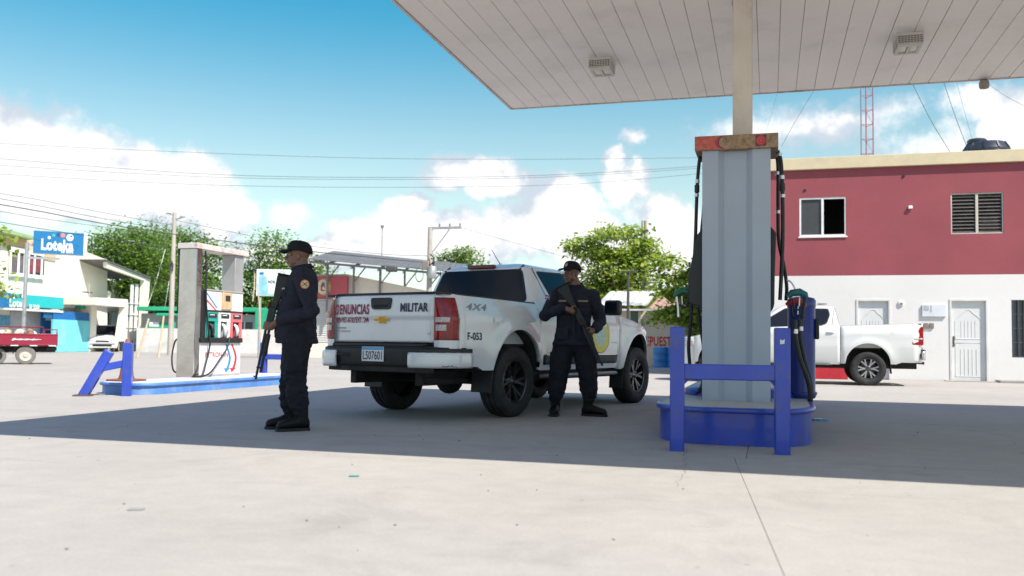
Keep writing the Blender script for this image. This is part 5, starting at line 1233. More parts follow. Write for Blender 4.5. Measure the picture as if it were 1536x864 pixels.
SACK = [M('sack_white', (.6,.58,.55), .9), M('sack_brown', (.3,.2,.13), .9), M('sack_tan', (.45,.36,.25), .9), M('sack_red', (.3,.05,.06), .9)]
for k in range(14):
    x = L0+.15+rndc.random()*1.1; o = empty('sack', (TRI.x, TRI.y, -.03), math.radians(44), None, 'sack', 'mixed sacks heaped in the tricycle bed'); 
    o['label'] = 'small mixed sack heaped in the bed of the red cargo tricycle'
    MB().ell((x, rndc.uniform(.05, .9), rndc.uniform(.86, .96)), (rndc.uniform(.1,.18), rndc.uniform(.1,.16), rndc.uniform(.07,.11)), 10, 6, rotm(rndc.random(), rndc.random(), rndc.random())).build('sack_body', SACK[k % 4], o, smooth=80)
# rider of the tricycle is outside the frame
# parked car nose in front of the porch
cf = G(160, 524); cq = DP(153, 521, 50.5); car = empty('parked_car', (cq.x, cq.y, -.03), math.radians(40), 'small white car nosing out from behind the cyan wall', 'car')
def carbody():
    mb = MB(); secs = [(-.0,.25,.62,.70),(.06,.22,.72,.80),(.25,.2,.80,.84),(.9,.2,.92,.86),(1.1,.2,.98,.87),(2.6,.2,.98,.87),(3.8,.22,.95,.85),(4.0,.3,.8,.75)]
    n = 12
    for y, z0, z1, w_ in secs:
        pl_ = [(-w_*.92, z0), (-w_, z0+.15), (-w_, z1-.18), (-w_*.93, z1-.05), (-w_*.75, z1), (-w_*.3, z1+.03), (w_*.3, z1+.03), (w_*.75, z1), (w_*.93, z1-.05), (w_, z1-.18), (w_, z0+.15), (w_*.92, z0)]
        mb.v += [(x, y, z) for x, z in pl_]
    for i in range(len(secs)-1):
        for k in range(n): mb.f.append((i*n+k, i*n+(k+1) % n, (i+1)*n+(k+1) % n, (i+1)*n+k))
    mb.f += [tuple(range(n)), tuple(range((len(secs)-1)*n, len(secs)*n))]; return mb
carbody().build('body', PAINT, car, smooth=50)
mb = MB(); secs = [(.95,.80,.98),(1.6,.66,1.46),(2.0,.62,1.52),(3.0,.62,1.5),(3.8,.75,1.0)]
for y, w_, z in secs: mb.v += [(-.8, y, .95), (-w_, y, z), (w_, y, z), (.8, y, .95)]
for i in range(4):
    for k in range(3): mb.f.append((i*4+k, i*4+k+1, (i+1)*4+k+1, (i+1)*4+k))
mb.build('cabin', GLASS, car, smooth=30); bx('roof', PAINT, car, -.61, .61, 1.65, 3.0, 1.5, 1.54, bevel=.02)
bx('grille', TRIMB, car, -.35, .35, -.015, .0, .56, .66, bevel=.01); bx('lower_grille', TRIMB, car, -.5, .5, -.006, .05, .3, .45, bevel=.01)
bx('bumper', M('grey_bumper', (.45,.45,.46), .5), car, -.68, .68, -.05, .03, .44, .55, bevel=.02)
for s in (-1, 1): bx('headlight', CLEARL, car, s*.55-.14, s*.55+.14, -.012, .06, .6, .72, bevel=.02)
for y in (.75, 3.2):
    for s in (-1, 1):
        o = empty('wheel', (s*.76, y, .31)); o.parent = car
        MB().lathe([(.19,-.09),(.28,-.1),(.31,-.07),(.31,.07),(.28,.1),(.19,.09)], 22, Matrix.Rotation(PI/2, 4, 'Y')).build('tyre', TYRE, o, smooth=50); MB().lathe([(0,.05),(.19,.07),(.19,-.07),(0,-.05)], 18, Matrix.Rotation(PI/2, 4, 'Y')).build('rim', ALLOY, o)
# green and white kiosk behind the left pump
KF = Face((-29.5, 47.0), math.radians(14))
ks = lroot('green_kiosk', 'low kiosk with green roof band and grey walls behind the left fuel pump', 'kiosk', KF)
GRN = M('kiosk_green', (.02,.36,.19), .55, var=.08); KW = M('kiosk_grey', (.46,.47,.48), .7, var=.06)
KF.box('wall', KW, ks, (212,470), (402,500), 0, 4, 0, -.02); KF.box('green_fascia', GRN, ks, (205,459.5), (404,468), .7, 5, .02)
KF.box('low_wall', M('pale_low_wall', (.6,.59,.58), .8), ks, (205,492), (432,512), 2.5, .2, .01, -.03)
KF.box('counter_awning', GRN, ks, (234,469.5), (262,474), 1.2, 1, .02); KF.box('green_poster', GRN, ks, (222,483), (262,503), .9, .1, .01); KF.box('white_poster', SWHITE, ks, (224,483), (238,490), .92, .02, .003)
KF.box('green_side', GRN, ks, (383,464), (403,506), .8, .1, .01, .3); KF.box('window_dark', PANE, ks, (345,483), (378,500), .03, .03, .005)
for px in (355, 366): KF.box('window_bar', SWHITE, ks, (px,483), (px+1.2,500), .06, .03, 0)
# wooden stakes leaning together at the roadside
WOODP = M('pale_stake', (.5,.42,.28), .8, var=.15)
for (a, b, lab) in (((223,478), (206,534), 'pale wooden stake leaning right by the roadside, left of the pair'), ((245.5,474), (238,530), 'pale upright wooden stake by the roadside, right of the pair')):
    g = DP(b[0], b[1], 38); g.z = -.03; t = DP(a[0], a[1], 38.3); o = MB().tube([g, g.lerp(t, .5)+Vector((.01,0,0)), t], [.05,.045,.04], 7).build('wooden_stake', WOODP, None, smooth=60); tag(o, lab, 'stake')
# utility poles
def pole(px, ytop, ybase_depth, label, r0=.14, r1=.09):
    t = DP(px, ytop, ybase_depth); o = empty('utility_pole', (t.x, t.y, -.03), 0, label, 'utility pole'); MB().tube([(0,0,0),(0,0,t.z)], [r0, r1], 10).build('shaft', CONCP, o, smooth=60); return o, t
up, t = pole(262, 318, 44, 'grey concrete utility pole with small arms behind the left fuel pump')
for dx, dz in ((-.35,-.15), (.45,-.35)): MB().tube([(0,0,t.z+dz), (dx,0,t.z+dz+.1)], .03, 6).build('arm', GALV, up); bx('street_lamp', GALV, up, dx-.12, dx+.12, -.06, .06, t.z+dz+.08, t.z+dz+.16, bevel=.02)
MB().tube([(.0,-.12,t.z-2.4),(.12,-.15,t.z-2.6),(.1,-.15,t.z-2.9),(-.08,-.15,t.z-2.8),(0,-.12,t.z-2.5)], .03, 6).build('cable_coil', WIRE, up)
wire('stay_wire', [(248,374),(236,415),(222,458)], 43, 41, .016, 'pale stay wire slanting down left from the grey utility pole', mat=GALV); wire('stay_wire', [(254,420),(250,445),(247,462)], 43, 42, .012, 'short pale stay wire close to the grey utility pole', mat=GALV)
up, t = pole(645.5, 341, 40, 'concrete utility pole with a single-sided crossarm behind the truck', .15, .11)
ax = AY(692, 340, t.y).x - t.x
bx('crossarm', GALV, up, -.08, ax, -.05, .05, t.z-.06, t.z+.04); MB().bar((.0,0,t.z-1.25), (ax*.62,0,t.z-.08), .04).build('arm_brace', GALV, up)
for k in range(3): MB().lathe([(0,.16),(.03,.14),(.045,.08),(.03,.05),(.045,.02),(.02,0)], 10, Matrix.Translation((ax*(.3+.33*k),0,t.z+.04))).build('insulator', M('brown_insulator', (.2,.12,.08), .4), up, smooth=50)
MB().lathe([(0,.0),(.18,.02),(.2,.05),(.2,.5),(.16,.56),(0,.58)], 14, Matrix.Translation((.2,-.2,t.z-2.3))).build('transformer', GALV, up, smooth=50)
bx('junction_box', M('weathered_box', (.25,.2,.17), .8), up, -.25, .05, -.28, -.12, t.z-1.9, t.z-1.5, bevel=.03)
for k in range(3): MB().tube([(.1+.05*k,-.2,t.z-1.2-.2*k),(.3,-.25,t.z-1.35-.1*k),(.25,-.2,t.z-1.6-.2*k),(.0,-.2,t.z-1.7-.1*k)], .035, 6).build('cable_coil', WIRE, up, smooth=60)
t = DP(573.5, 342, 50); o = empty('slim_lamp_pole', (t.x, t.y, -.03), 0, 'thin pale pole with a small lamp standing behind the tin roof frame', 'lamp post'); MB().tube([(0,0,0),(0,0,t.z)], .035, 6).build('shaft', GALV, o); MB().lathe([(0,.2),(.12,.16),(.05,0)], 10, Matrix.Translation((0,0,t.z))).build('lamp', GALV, o)
# bottle billboard
BF = Face((DP(415, 430, 40).x, DP(415, 430, 40).y), math.radians(22))
bb = lroot('billboard', 'white billboard with a blue water bottle and dark lettering behind the left guard', 'billboard', BF)
pn = BF.box('panel', M('billboard_white', (.66,.72,.74), .6, var=.05), bb, (385,403.5), (450,445), 0, .12, .01)
BF.box('lower_band', M('aqua_band', (.25,.55,.5), .6), pn, (386,440), (449,444), .006, .005, 0)
BOT = M('bottle_print', (.22,.46,.68), .5, var=.3, scale=4)
BF.prism('bottle', BOT, pn, [(389.5,412),(395,412),(400,416),(402.5,438),(402,441),(387.5,441),(387,438),(388.5,416)], .01, .008); BF.prism('bottle_cap', SBLUE, pn, [(389,408.5),(395.5,408),(395.5,412),(389.5,412)], .012, .008)
ftext(BF, 'HOK', 402, 420.5, 413.5, 425, .01, NAVY, pn, .03)
x_, z_ = BF.at(423, 411.5, .01); x2, _ = BF.at(428, 411.5, .01); mb = MB()
for i in range(20):
    a = 2*PI*i/20
    for q in (.82, 1): mb.v.append((x_+(x2-x_)*q*math.cos(a), -.012, z_+(x2-x_)*q*math.sin(a)))
for i in range(20): j = (i+1) % 20; mb.f.append((2*i, 2*i+1, 2*j+1, 2*j))
mb.build('ring_logo', M('ring_green', (.2,.45,.4), .6), pn, smooth=0)
for px in (390, 445): xx = BF.at(px, 445)[0]; MB().tube([(xx,.06,-.03),(xx,.06,BF.at(px,446)[1])], .06, 8).build('leg', GALV, bb)
for a, b, lab in (((382,410), (379,452), 'bleached leaning stick left of the billboard, upper one'), ((386,425), (391,505), 'bleached thin stick standing left of the billboard leg')):
    t = DP(a[0], a[1], 37); g = DP(b[0], b[1], 37); tag(MB().tube([g, g.lerp(t, .5)+Vector((.03,0,.0)), t], .03, 6).build('dry_stick', WOODP, None, smooth=60), lab, 'stick')
# shop with red sign, shutter and tin roof frame
RF = Face((DP(485, 480, 42).x, DP(485, 480, 42).y), math.radians(10))
rs = lroot('shutter_shop', 'beige shop with red sign panel and white roller shutter behind the tailgate', 'shop', RF)
BEI = M('beige_wall', (.76,.67,.58), .85, var=.05)
RF.prism('wall', BEI, rs, [(455,447),(455,412),(520,411),(645,437),(700,440),(700,534),(495,534),(495,447)], 0, .2)
RF.prism('side_mass', BEI, rs, [(455,414),(520,413),(645,439),(700,442),(700,530),(455,530)], -.25, 6)
sp_ = RF.box('sign_panel', M('red_sign', (.5,.09,.11), .6, var=.06), rs, (452,414), (520.5,447), .25, .2, .01)
def ring_(F, nm, px, py, r0, r1, off, mat, par, sx=1.):
    x, z = F.at(px, py, off); k = abs(F.at(px+1, py, off)[0]-x); mb = MB()
    for i in range(26):
        a = 2*PI*i/26
        for q in (r0, r1): mb.v.append((x+k*q*sx*math.cos(a), -off, z+k*q*math.sin(a)))
    for i in range(26): j = (i+1) % 26; mb.f.append((2*i, 2*i+1, 2*j+1, 2*j))
    mb.build(nm, mat, par, smooth=0)
ring_(RF, 'logo_gold', 486, 430.5, .2, 12.3, .256, M('logo_gold', (.6,.36,.08), .5), sp_, .85); ring_(RF, 'logo_cream', 484.5, 430.5, .1, 10.6, .259, M('logo_cream', (.72,.6,.42), .5), sp_, .85)
ftext(RF, 'R', 482.5, 423.5, 488.5, 431, .264, NAVY, sp_, .03); ftext(RF, 'L', 481, 427, 487.5, 436.5, .266, M('logo_red', (.5,.04,.05), .5), sp_, .03)
x0_, z1_ = RF.at(458, 447.5, .1); x1_, z0_ = RF.at(495, 514, .1)
SHUT = M('shutter_white', (.56,.56,.55), .5, var=.06)
n = 20
for k in range(n): za = lerp(z0_, z1_, k/n); mb = MB(); mb.tube([(x0_, -.06, za+(z1_-z0_)/n/2), (x1_, -.06, za+(z1_-z0_)/n/2)], (z1_-z0_)/n/2*1.0, 6, sq=(.45, .97)); mb.build('shutter_slat', SHUT, rs, smooth=0)
RF.box('shutter_box', BEI, rs, (455,514.2), (495,534), .15, .2, .01, -.03)
# open tin roof on steel frame over the shop
FGREY = M('frame_grey', (.2,.2,.21), .6)
fr_ = empty('tin_roof_frame', RF.p, RF.rz, 'open sloping tin roof on a steel frame above the beige shop', 'roof frame')
def rl(px, py, t): q = DP(px, py, t) - RF.p; return Vector((q.dot(RF.x), q.dot(RF.y), q.z))
A, B, C_, D_ = rl(462,389,40.5), rl(700,410,40.5), rl(700,397,49), rl(500,377,49)
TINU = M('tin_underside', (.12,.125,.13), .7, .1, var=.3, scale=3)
n = 26
for k in range(n):
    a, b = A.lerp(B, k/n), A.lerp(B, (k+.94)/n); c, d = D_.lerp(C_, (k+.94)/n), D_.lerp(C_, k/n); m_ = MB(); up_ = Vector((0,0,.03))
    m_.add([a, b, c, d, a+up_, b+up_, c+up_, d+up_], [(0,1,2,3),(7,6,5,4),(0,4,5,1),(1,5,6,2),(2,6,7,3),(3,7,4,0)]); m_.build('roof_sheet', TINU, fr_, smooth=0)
for q in (.02, .35, .68, .98): MB().bar(A.lerp(D_, q)-Vector((0,0,.12)), B.lerp(C_, q)-Vector((0,0,.12)), .07, .1).build('purlin', FGREY, fr_)
for k in (.1, .27, .44, .6, .75, .9):
    a, d = A.lerp(B, k)-Vector((0,0,.22)), D_.lerp(C_, k)-Vector((0,0,.22)); MB().bar(a, d, .06, .1).build('rafter', FGREY, fr_)
    p_ = a.lerp(d, .15); zb_ = max(2.2, RF.at(520,425)[1]-.4) 
    MB().bar(p_, Vector((p_.x, p_.y, 1.6)), .08).build('strut', FGREY, fr_); MB().bar(Vector((p_.x, p_.y, p_.z-.75)), p_+Vector((.55,.0,-.05)), .05).build('knee_brace', FGREY, fr_)
MB().lathe([(.33,-.02),(.36,0),(.33,.02),(.31,0)], 24, Matrix.Translation(rl(629,412,42)) @ Matrix.Rotation(PI/2, 4, 'X') @ Matrix.Scale(.55, 4, (1,0,0)), close=True).build('hanging_ring', DKP, fr_, smooth=60)
bx('hung_lamp', DKP, fr_, rl(596,409,42).x, rl(611,409,42).x, -2, -1.6, rl(603,413,42).z, rl(603,405,42).z, bevel=.05)
# ------------------------------------------------------------------ trees
def leafmat(name, c0, c1, tr_=.35):
    m = bpy.data.materials.new(name); m.use_nodes = True; t = m.node_tree; b = t.nodes['Principled BSDF']
    g = t.nodes.new('ShaderNodeNewGeometry'); r = t.nodes.new('ShaderNodeValToRGB'); r.color_ramp.elements[0].color = tuple(c0)+(1,); r.color_ramp.elements[1].color = tuple(c1)+(1,)
    t.links.new(g.outputs['Random Per Island'], r.inputs[0]); t.links.new(r.outputs[0], b.inputs['Base Color']); b.inputs['Roughness'].default_value = .5; b.inputs['Specular IOR Level'].default_value = .35
    tl = t.nodes.new('ShaderNodeBsdfTranslucent'); mxs = t.nodes.new('ShaderNodeMixShader'); mxs.inputs[0].default_value = tr_
    hs = t.nodes.new('ShaderNodeHueSaturation'); hs.inputs['Value'].default_value = 1.6; t.links.new(r.outputs[0], hs.inputs['Color']); t.links.new(hs.outputs[0], tl.inputs[0])
    t.links.new(b.outputs[0], mxs.inputs[1]); t.links.new(tl.outputs[0], mxs.inputs[2]); t.links.new(mxs.outputs[0], t.nodes['Material Output'].inputs[0]); return m
LEAF_D = leafmat('leaf_dark', (.035,.085,.02), (.11,.20,.035)); LEAF_M = leafmat('leaf_mid', (.06,.13,.025), (.19,.30,.05)); LEAF_Y = leafmat('leaf_bright', (.11,.20,.025), (.36,.43,.07)); 
BARK = M('bark', (.16,.12,.085), .9, var=.3, scale=5, bump=.3, bscale=20)
def tree(base, blobs, leaf, n, mat, label, seed, trunk=.18, clump=.55, name='leafy_tree', flat=1., thin=0.):
    """blobs: (centre, radii) ellipsoids the foliage fills, world space; base: foot of the trunk"""
    R = random.Random(seed); NP = np.random.RandomState(seed)
    root = empty(name, base, 0, label, 'tree'); bpt = Vector(base)
    vol = [r[0]*r[1]*r[2] for c, r in blobs]; tot = sum(vol); cl = []
    for (c, r), v in zip(blobs, vol):
        k = max(5, int(n/70*v/tot))
        for _ in range(k):
            while True:
                q = Vector((R.uniform(-1,1), R.uniform(-1,1), R.uniform(-1,1)))
                if .25 < q.length < 1: break
            q = q.normalized()*(q.length**.5)
            cl.append(Vector((c[0]+q.x*r[0], c[1]+q.y*r[1], c[2]+q.z*r[2])) - bpt)
    per = max(10, n//len(cl)); V = []; Fc = []
    for c in cl:
        k = max(6, int(per*R.uniform(.5, 1.5))); s = clump*R.uniform(.6, 1.35)
        P_ = NP.normal(0, .5, (k, 3))*s*np.array([1.25, 1.25, .62*flat]) + np.array(c)
        A = NP.uniform(0, 2*PI, k); T_ = NP.normal(.25, .45, k); S_ = leaf*NP.uniform(.6, 1.4, k); ro = NP.uniform(-.6, .6, k)
        for i in range(k):
            ca, sa = math.cos(A[i]), math.sin(A[i]); ct, st = math.cos(T_[i]), math.sin(T_[i])
            d = np.array([ca*ct, sa*ct, -st]); w = np.array([-sa, ca, ro[i]]); p = P_[i]; L_ = S_[i]
            b = len(V); V += [tuple(p), tuple(p+d*L_*.5+w*L_*.3), tuple(p+d*L_), tuple(p+d*L_*.5-w*L_*.3)]; Fc.append((b, b+1, b+2, b+3))
    me = bpy.data.meshes.new('crown'); me.from_pydata(V, [], Fc); me.materials.append(mat); me.update(); o = bpy.data.objects.new('crown', me); COL.objects.link(o); o.parent = root
    # trunk and limbs
    cen = sum(((Vector(c)-bpt)*v for (c, r), v in zip(blobs, vol)), Vector())/tot; fork = Vector((cen.x*.45, cen.y*.45, cen.z*.5))
    MB().tube([Vector((0,0,-.05)), fork*.5+Vector((trunk*.4,0,0)), fork], [trunk*1.25, trunk, trunk*.8], 9).build('trunk', BARK, root, smooth=60)
    mb = MB(); R.shuffle(cl)
    for c in cl[:max(10, len(cl)//4)]:
        m1 = fork.lerp(c, .5) + Vector((R.uniform(-.2,.2), R.uniform(-.2,.2), .12))*clump*2
        mb.tube([fork, m1, c], [trunk*.45, trunk*.22, trunk*.06], 5)
    o = mb.build('limbs', BARK, root, smooth=60); o['kind'] = 'stuff'
    return root
def px_blob(px, py, rx, ry, t, dz=1.): c = DP(px, py, t); k = t/FPX; return (c, (rx*k, rx*k*dz, ry*k))
def ground_at(px, t): q = DP(px, 505, t); return (q.x, q.y, -.03)
tree(ground_at(195, 60), [px_blob(165,400,45,42,60), px_blob(200,375,48,40,60), px_blob(215,420,50,45,60), px_blob(150,372,25,22,60)], .23, 14000, LEAF_M, 'tall green tree rising behind the cream shop and its carport', 11, .25, 1.0)
tree(ground_at(262, 66), [px_blob(248,372,46,38,66), px_blob(280,395,50,45,66), px_blob(262,440,60,40,66), px_blob(308,400,28,40,66)], .23, 17000, LEAF_M, 'tall green tree behind the utility pole and left fuel pump', 12, .28, 1.05)
tree(ground_at(240, 58), [px_blob(235,455,45,25,58), px_blob(285,452,50,26,58), px_blob(330,455,40,26,58)], .26, 6000, LEAF_D, 'dark low tree filling the gap behind the green kiosk', 13, .2, .8)
tree(ground_at(395, 56), [px_blob(392,425,30,50,56), px_blob(412,385,30,34,56), px_blob(375,450,24,28,56), px_blob(425,440,30,30,56)], .21, 9500, LEAF_M, 'green tree standing behind the billboard and left guard', 14, .2, .85)
tree(ground_at(470, 58), [px_blob(480,405,22,20,58), px_blob(465,425,22,22,58)], .22, 1600, LEAF_M, 'thin sparse treetop right of the left guard, above the red sign', 15, .12, .6)
tree(ground_at(688, 62), [px_blob(680,386,22,13,62), px_blob(703,384,16,13,62)], .22, 1700, LEAF_M, 'small distant treetop over the truck roof', 16, .14, .6)
tree(ground_at(-45, 26), [px_blob(-28,352,30,8,26), px_blob(-24,432,28,24,26), px_blob(-80,400,50,50,26)], .2, 3000, LEAF_Y, 'tree at the left edge whose leafy branch tips reach into view', 17, .15, .5)
tree(ground_at(905, 41), [px_blob(880,372,26,20,41), px_blob(925,365,45,26,41), px_blob(965,385,30,28,41), px_blob(915,410,44,34,41), px_blob(900,445,36,26,41), px_blob(950,440,40,30,41)], .2, 13000, LEAF_Y, 'bright yellow-green tree behind the right guard and truck bonnet', 18, .16, .55, flat=.8)
tree(ground_at(1075, 28), [px_blob(1022,430,26,22,28), px_blob(1000,400,20,14,28), px_blob(1040,470,28,30,28), px_blob(1008,478,20,16,28), px_blob(1060,420,30,30,28)], .18, 4500, LEAF_Y, 'bright leafy tree partly hidden behind the near fuel pump', 19, .12, .36, flat=.8)
tree(ground_at(930, 60), [px_blob(850,460,50,18,60), px_blob(930,455,60,22,60), px_blob(1000,440,50,25,60)], .28, 3500, LEAF_M, 'distant olive-green tree low behind the parts shop', 20, .15, .8)
# ------------------------------------------------------------------ people
SKIN = M('brown_skin', (.165,.078,.052), .45, var=.12, scale=25, bump=.05, bscale=200)
CLOTH = M('dark_navy_cloth', (.019,.0205,.032), .88, var=.25, scale=18, bump=.3, bscale=350, spec=.25)
CLOTH2 = M('dark_navy_trousers', (.0145,.015,.0215), .9, var=.25, scale=14, bump=.3, bscale=350, spec=.25)
BOOT = M('black_boot_leather', (.007,.0065,.0065), .5, var=.3, scale=20, bump=.2, bscale=120, spec=.22)
CAPM = M('black_cap_cloth', (.011,.011,.014), .85, var=.2, bump=.3, bscale=400, spec=.25)
GUNM = M('gun_black', (.018,.018,.02), .42, .35, var=.2); GUNP = M('gun_polymer', (.014,.014,.015), .6)
def remesh(mb, vox, name, mat, parent, smooth_it=4, wrinkle=0., wscale=9., seed=0, wfn=None):
    me = mb.mesh(name); o = bpy.data.objects.new(name, me); COL.objects.link(o)
    rm = o.modifiers.new('r', 'REMESH'); rm.mode = 'VOXEL'; rm.voxel_size = vox
    sm = o.modifiers.new('s', 'SMOOTH'); sm.factor = .5; sm.iterations = smooth_it
    dg = bpy.context.evaluated_depsgraph_get(); me2 = bpy.data.meshes.new_from_object(o.evaluated_get(dg)); bpy.data.objects.remove(o)
    if wrinkle:
        n = len(me2.vertices); co = np.zeros(n*3); no = np.zeros(n*3); me2.vertices.foreach_get('co', co); me2.vertices.foreach_get('normal', no); co = co.reshape(-1, 3); no = no.reshape(-1, 3)
        d = np.zeros(n)
        for i in range(n):
            p = Vector(co[i]); a = wfn(p) if wfn else 1.
            q = Vector((p.x*wscale+seed, p.y*wscale, p.z*wscale*1.7)); q2 = noise.noise_vector(q*.6)
            r_ = 1-abs(noise.noise(q+q2*.9))*2.2
            d[i] = wrinkle*a*(r_*.8 + .5*noise.noise(q*2.3))
        co += no*d[:, None]; me2.vertices.foreach_set('co', co.ravel()); me2.update()
    me2.name = name; me2.materials.clear(); me2.materials.append(mat); me2.polygons.foreach_set('use_smooth', [True]*len(me2.polygons))
    o = bpy.data.objects.new(name, me2); COL.objects.link(o); o.parent = parent; return o
def loft(mb, secs, seg=20):     # secs: (centre, rx, ry[, exponent]) level ellipses stacked in z
    n0 = len(mb.v)
    for c, rx, ry in secs:
        for k in range(seg):
            a = 2*PI*k/seg; ca, sa = math.cos(a), math.sin(a)
            mb.v.append((c[0]+rx*math.copysign(abs(ca)**.85, ca), c[1]+ry*math.copysign(abs(sa)**.85, sa), c[2]))
    m_ = len(secs)
    for i in range(m_-1):
        for k in range(seg): mb.f.append((n0+i*seg+k, n0+i*seg+(k+1) % seg, n0+(i+1)*seg+(k+1) % seg, n0+(i+1)*seg+k))
    mb.f.append(tuple(range(n0+seg-1, n0-1, -1))); mb.f.append(tuple(range(n0+(m_-1)*seg, n0+m_*seg)))
def limb(mb, pts, rads, seg=14):
    P = [Vector(p) for p in pts]; mb.tube(P, rads, seg)
    for p, r_ in ((P[0], rads[0]), (P[-1], rads[-1])): mb.ell(p, (r_,)*3, 10, 7)
    for p, r_ in zip(P[1:-1], rads[1:-1]): mb.ell(p, (r_*1.0,)*3, 10, 7)
def grip(mb, wrist, gp, gdir, up, rad, sgn=1, thumb=True, fl=1.):
    """hand closed round an axis: gp a point on the axis at the palm, gdir axis direction, up: direction from axis to the palm, sgn: which way fingers wrap"""
    gdir = Vector(gdir).normalized(); up = Vector(up); up = (up - gdir*up.dot(gdir)).normalized(); side = gdir.cross(up)*sgn; gp = Vector(gp); wrist = Vector(wrist)
    def pt(th, al, r_): return gp + gdir*al + up*(math.cos(th)*r_) + side*(math.sin(th)*r_)
    palm = pt(-.1, 0, rad+.022)
    mb.tube([wrist, wrist.lerp(palm, .55), palm], [.026, .033, .034], 10); mb.ell(wrist, (.027,)*3, 8, 6)
    mb.ell(palm, (.036, .036, .036), 10, 8)
    for i, al in enumerate((-.033, -.011, .011, .032)):
        ln = (.92, 1.05, 1.0, .8)[i]*fl; r_ = (.0098, .0102, .0098, .0086)[i]
        ths = [.1, .6, 1.2, 1.2+.75*ln, 1.2+1.4*ln]; pts = [pt(t, al*(1-.06*k), rad+(.02 if k == 0 else .013 if k == 1 else .0095)) for k, t in enumerate(ths)]
        mb.tube(pts, [r_*1.2, r_*1.12, r_*1.08, r_, r_*.8], 8); mb.ell(pts[-1], (r_*.82,)*3, 8, 6); mb.ell(pts[1], (r_*1.2,)*3, 8, 6)
    if thumb:
        pts = [pt(-.35, -.03, rad+.026), pt(-.8, -.045, rad+.017), pt(-1.25, -.045, rad+.011), pt(-1.7, -.04, rad+.0095)]
        mb.tube(pts, [.014, .0125, .0115, .009], 8); mb.ell(pts[-1], (.0092,)*3, 8, 6)
def head(mb, c, rot, s=1.):
    """c: centre of the head; local +y is the face, x is the person's right"""
    def P(x, y, z): return c + rot @ Vector((x*s, y*s, z*s))
    E_ = lambda x, y, z, r_, q=None: mb.ell(P(x, y, z), tuple(k*s for k in r_), 16, 12, rot if q is None else rot @ q)
    E_(0, -.012, .035, (.074, .094, .088)); E_(0, .018, -.02, (.066, .074, .078)); E_(0, .038, -.072, (.047, .046, .040)); E_(0, .062, -.088, (.024, .022, .02))
    E_(0, .078, .03, (.056, .02, .016))                                   # brow
    for q in (-1, 1): E_(q*.043, .055, -.012, (.022, .024, .02)); E_(q*.048, .035, -.05, (.02, .04, .03)); E_(q*.076, -.004, -.008, (.009, .02, .031)); E_(q*.012, .094, -.032, (.0125, .012, .011))
    mb.tube([P(0, .084, .022), P(0, .097, -.004), P(0, .112, -.028)], [.009*s, .012*s, .015*s], 8); E_(0, .108, -.03, (.014, .012, .011))
    E_(0, .088, -.056, (.025, .012, .0075)); E_(0, .086, -.069, (.022, .012, .008))
def face_parts(body, c, rot, s=1.):
    def P(x, y, z): return c + rot @ Vector((x*s, y*s, z*s))
    EW = M('eye_white', (.55,.52,.48), .3); EP = M('eye_dark', (.02,.012,.01), .2); BR = M('brow_hair', (.012,.01,.009), .8); LIP = M('lip_skin', (.10,.04,.032), .5)
    for q in (-1, 1):
        MB().ell(P(q*.031, .0765, .008), (.0125*s, .008*s, .0065*s), 10, 8, rot).build('eye', EW, body, smooth=80)
        MB().ell(P(q*.031, .0825, .008), (.006*s, .0035*s, .006*s), 8, 6, rot).build('pupil', EP, body, smooth=80)
        MB().tube([P(q*.014, .097, .027), P(q*.032, .095, .032), P(q*.05, .082, .027)], .0045*s, 6).build('eyebrow', BR, body, smooth=80)
    MB().tube([P(-.021, .0945, -.0625), P(0, .1005, -.062), P(.021, .0945, -.0625)], .0035*s, 6).build('mouth_line', LIP, body, smooth=80)
def cap(parent, c, rot, s=1., emblem=(.5,.42,.2)):
    def P(x, y, z): return c + rot @ Vector((x*s, y*s, z*s))
    mb = MB(); ns, nr = 28, 8
    for j in range(nr+1):
        t = j/nr
        for k in range(ns):
            a = 2*PI*k/ns; r_ = math.cos(t*PI/2)**.62 if j < nr else .0
            fx = .089; fy = .107 if math.sin(a) > 0 else .112; zz = .032 + .094*math.sin(t*PI/2)**.9 + (.012*max(0, math.sin(a)) * (1-t)*t*3)
            if math.sin(a) < 0: zz -= .022*(1-t)*(-math.sin(a))
            mb.v.append(P(fx*r_*math.cos(a), -.010+fy*r_*math.sin(a), zz))
    for j in range(nr):
        for k in range(ns): mb.f.append((j*ns+k, j*ns+(k+1) % ns, (j+1)*ns+(k+1) % ns, (j+1)*ns+k))
    o = mb.build('cap', CAPM, parent, smooth=60, solid=.004)
    def bill(u, v):
        a = lerp(-1.12, 1.12, u); r0 = .088; r1 = .168; x0, y0 = math.sin(a)*.086, -.01+math.cos(a)*.104
        x1, y1 = math.sin(a)*.088, -.01+.098+math.cos(a*.95)*.088
        return P(lerp(x0, x1, v), lerp(y0, y1, v), .038 - .014*v**1.5 - .02*(abs(u*2-1)**2)*(.4+.6*v) + .006)
    MB().grid(bill, 16, 6).build('cap_bill', CAPM, o, smooth=60, solid=.005)
    MB().ell(P(0, -.01, .1265), (.008*s,.008*s,.005*s), 8, 6, rot).build('cap_button', CAPM, o)
    mb = MB()
    for k in range(12): a = 2*PI*k/12; x, z = .019*math.cos(a), .076+.02*math.sin(a); mb.v.append(P(x, -.01+.1075*math.cos(math.asin(min(1, (z-.032)/.094)))**.62 + .006, z))
    mb.f = [tuple(range(12))]; mb.build('cap_emblem', M('cap_emblem_%d' % int(emblem[2]*100), emblem, .6, var=.4, scale=60), o, smooth=0)
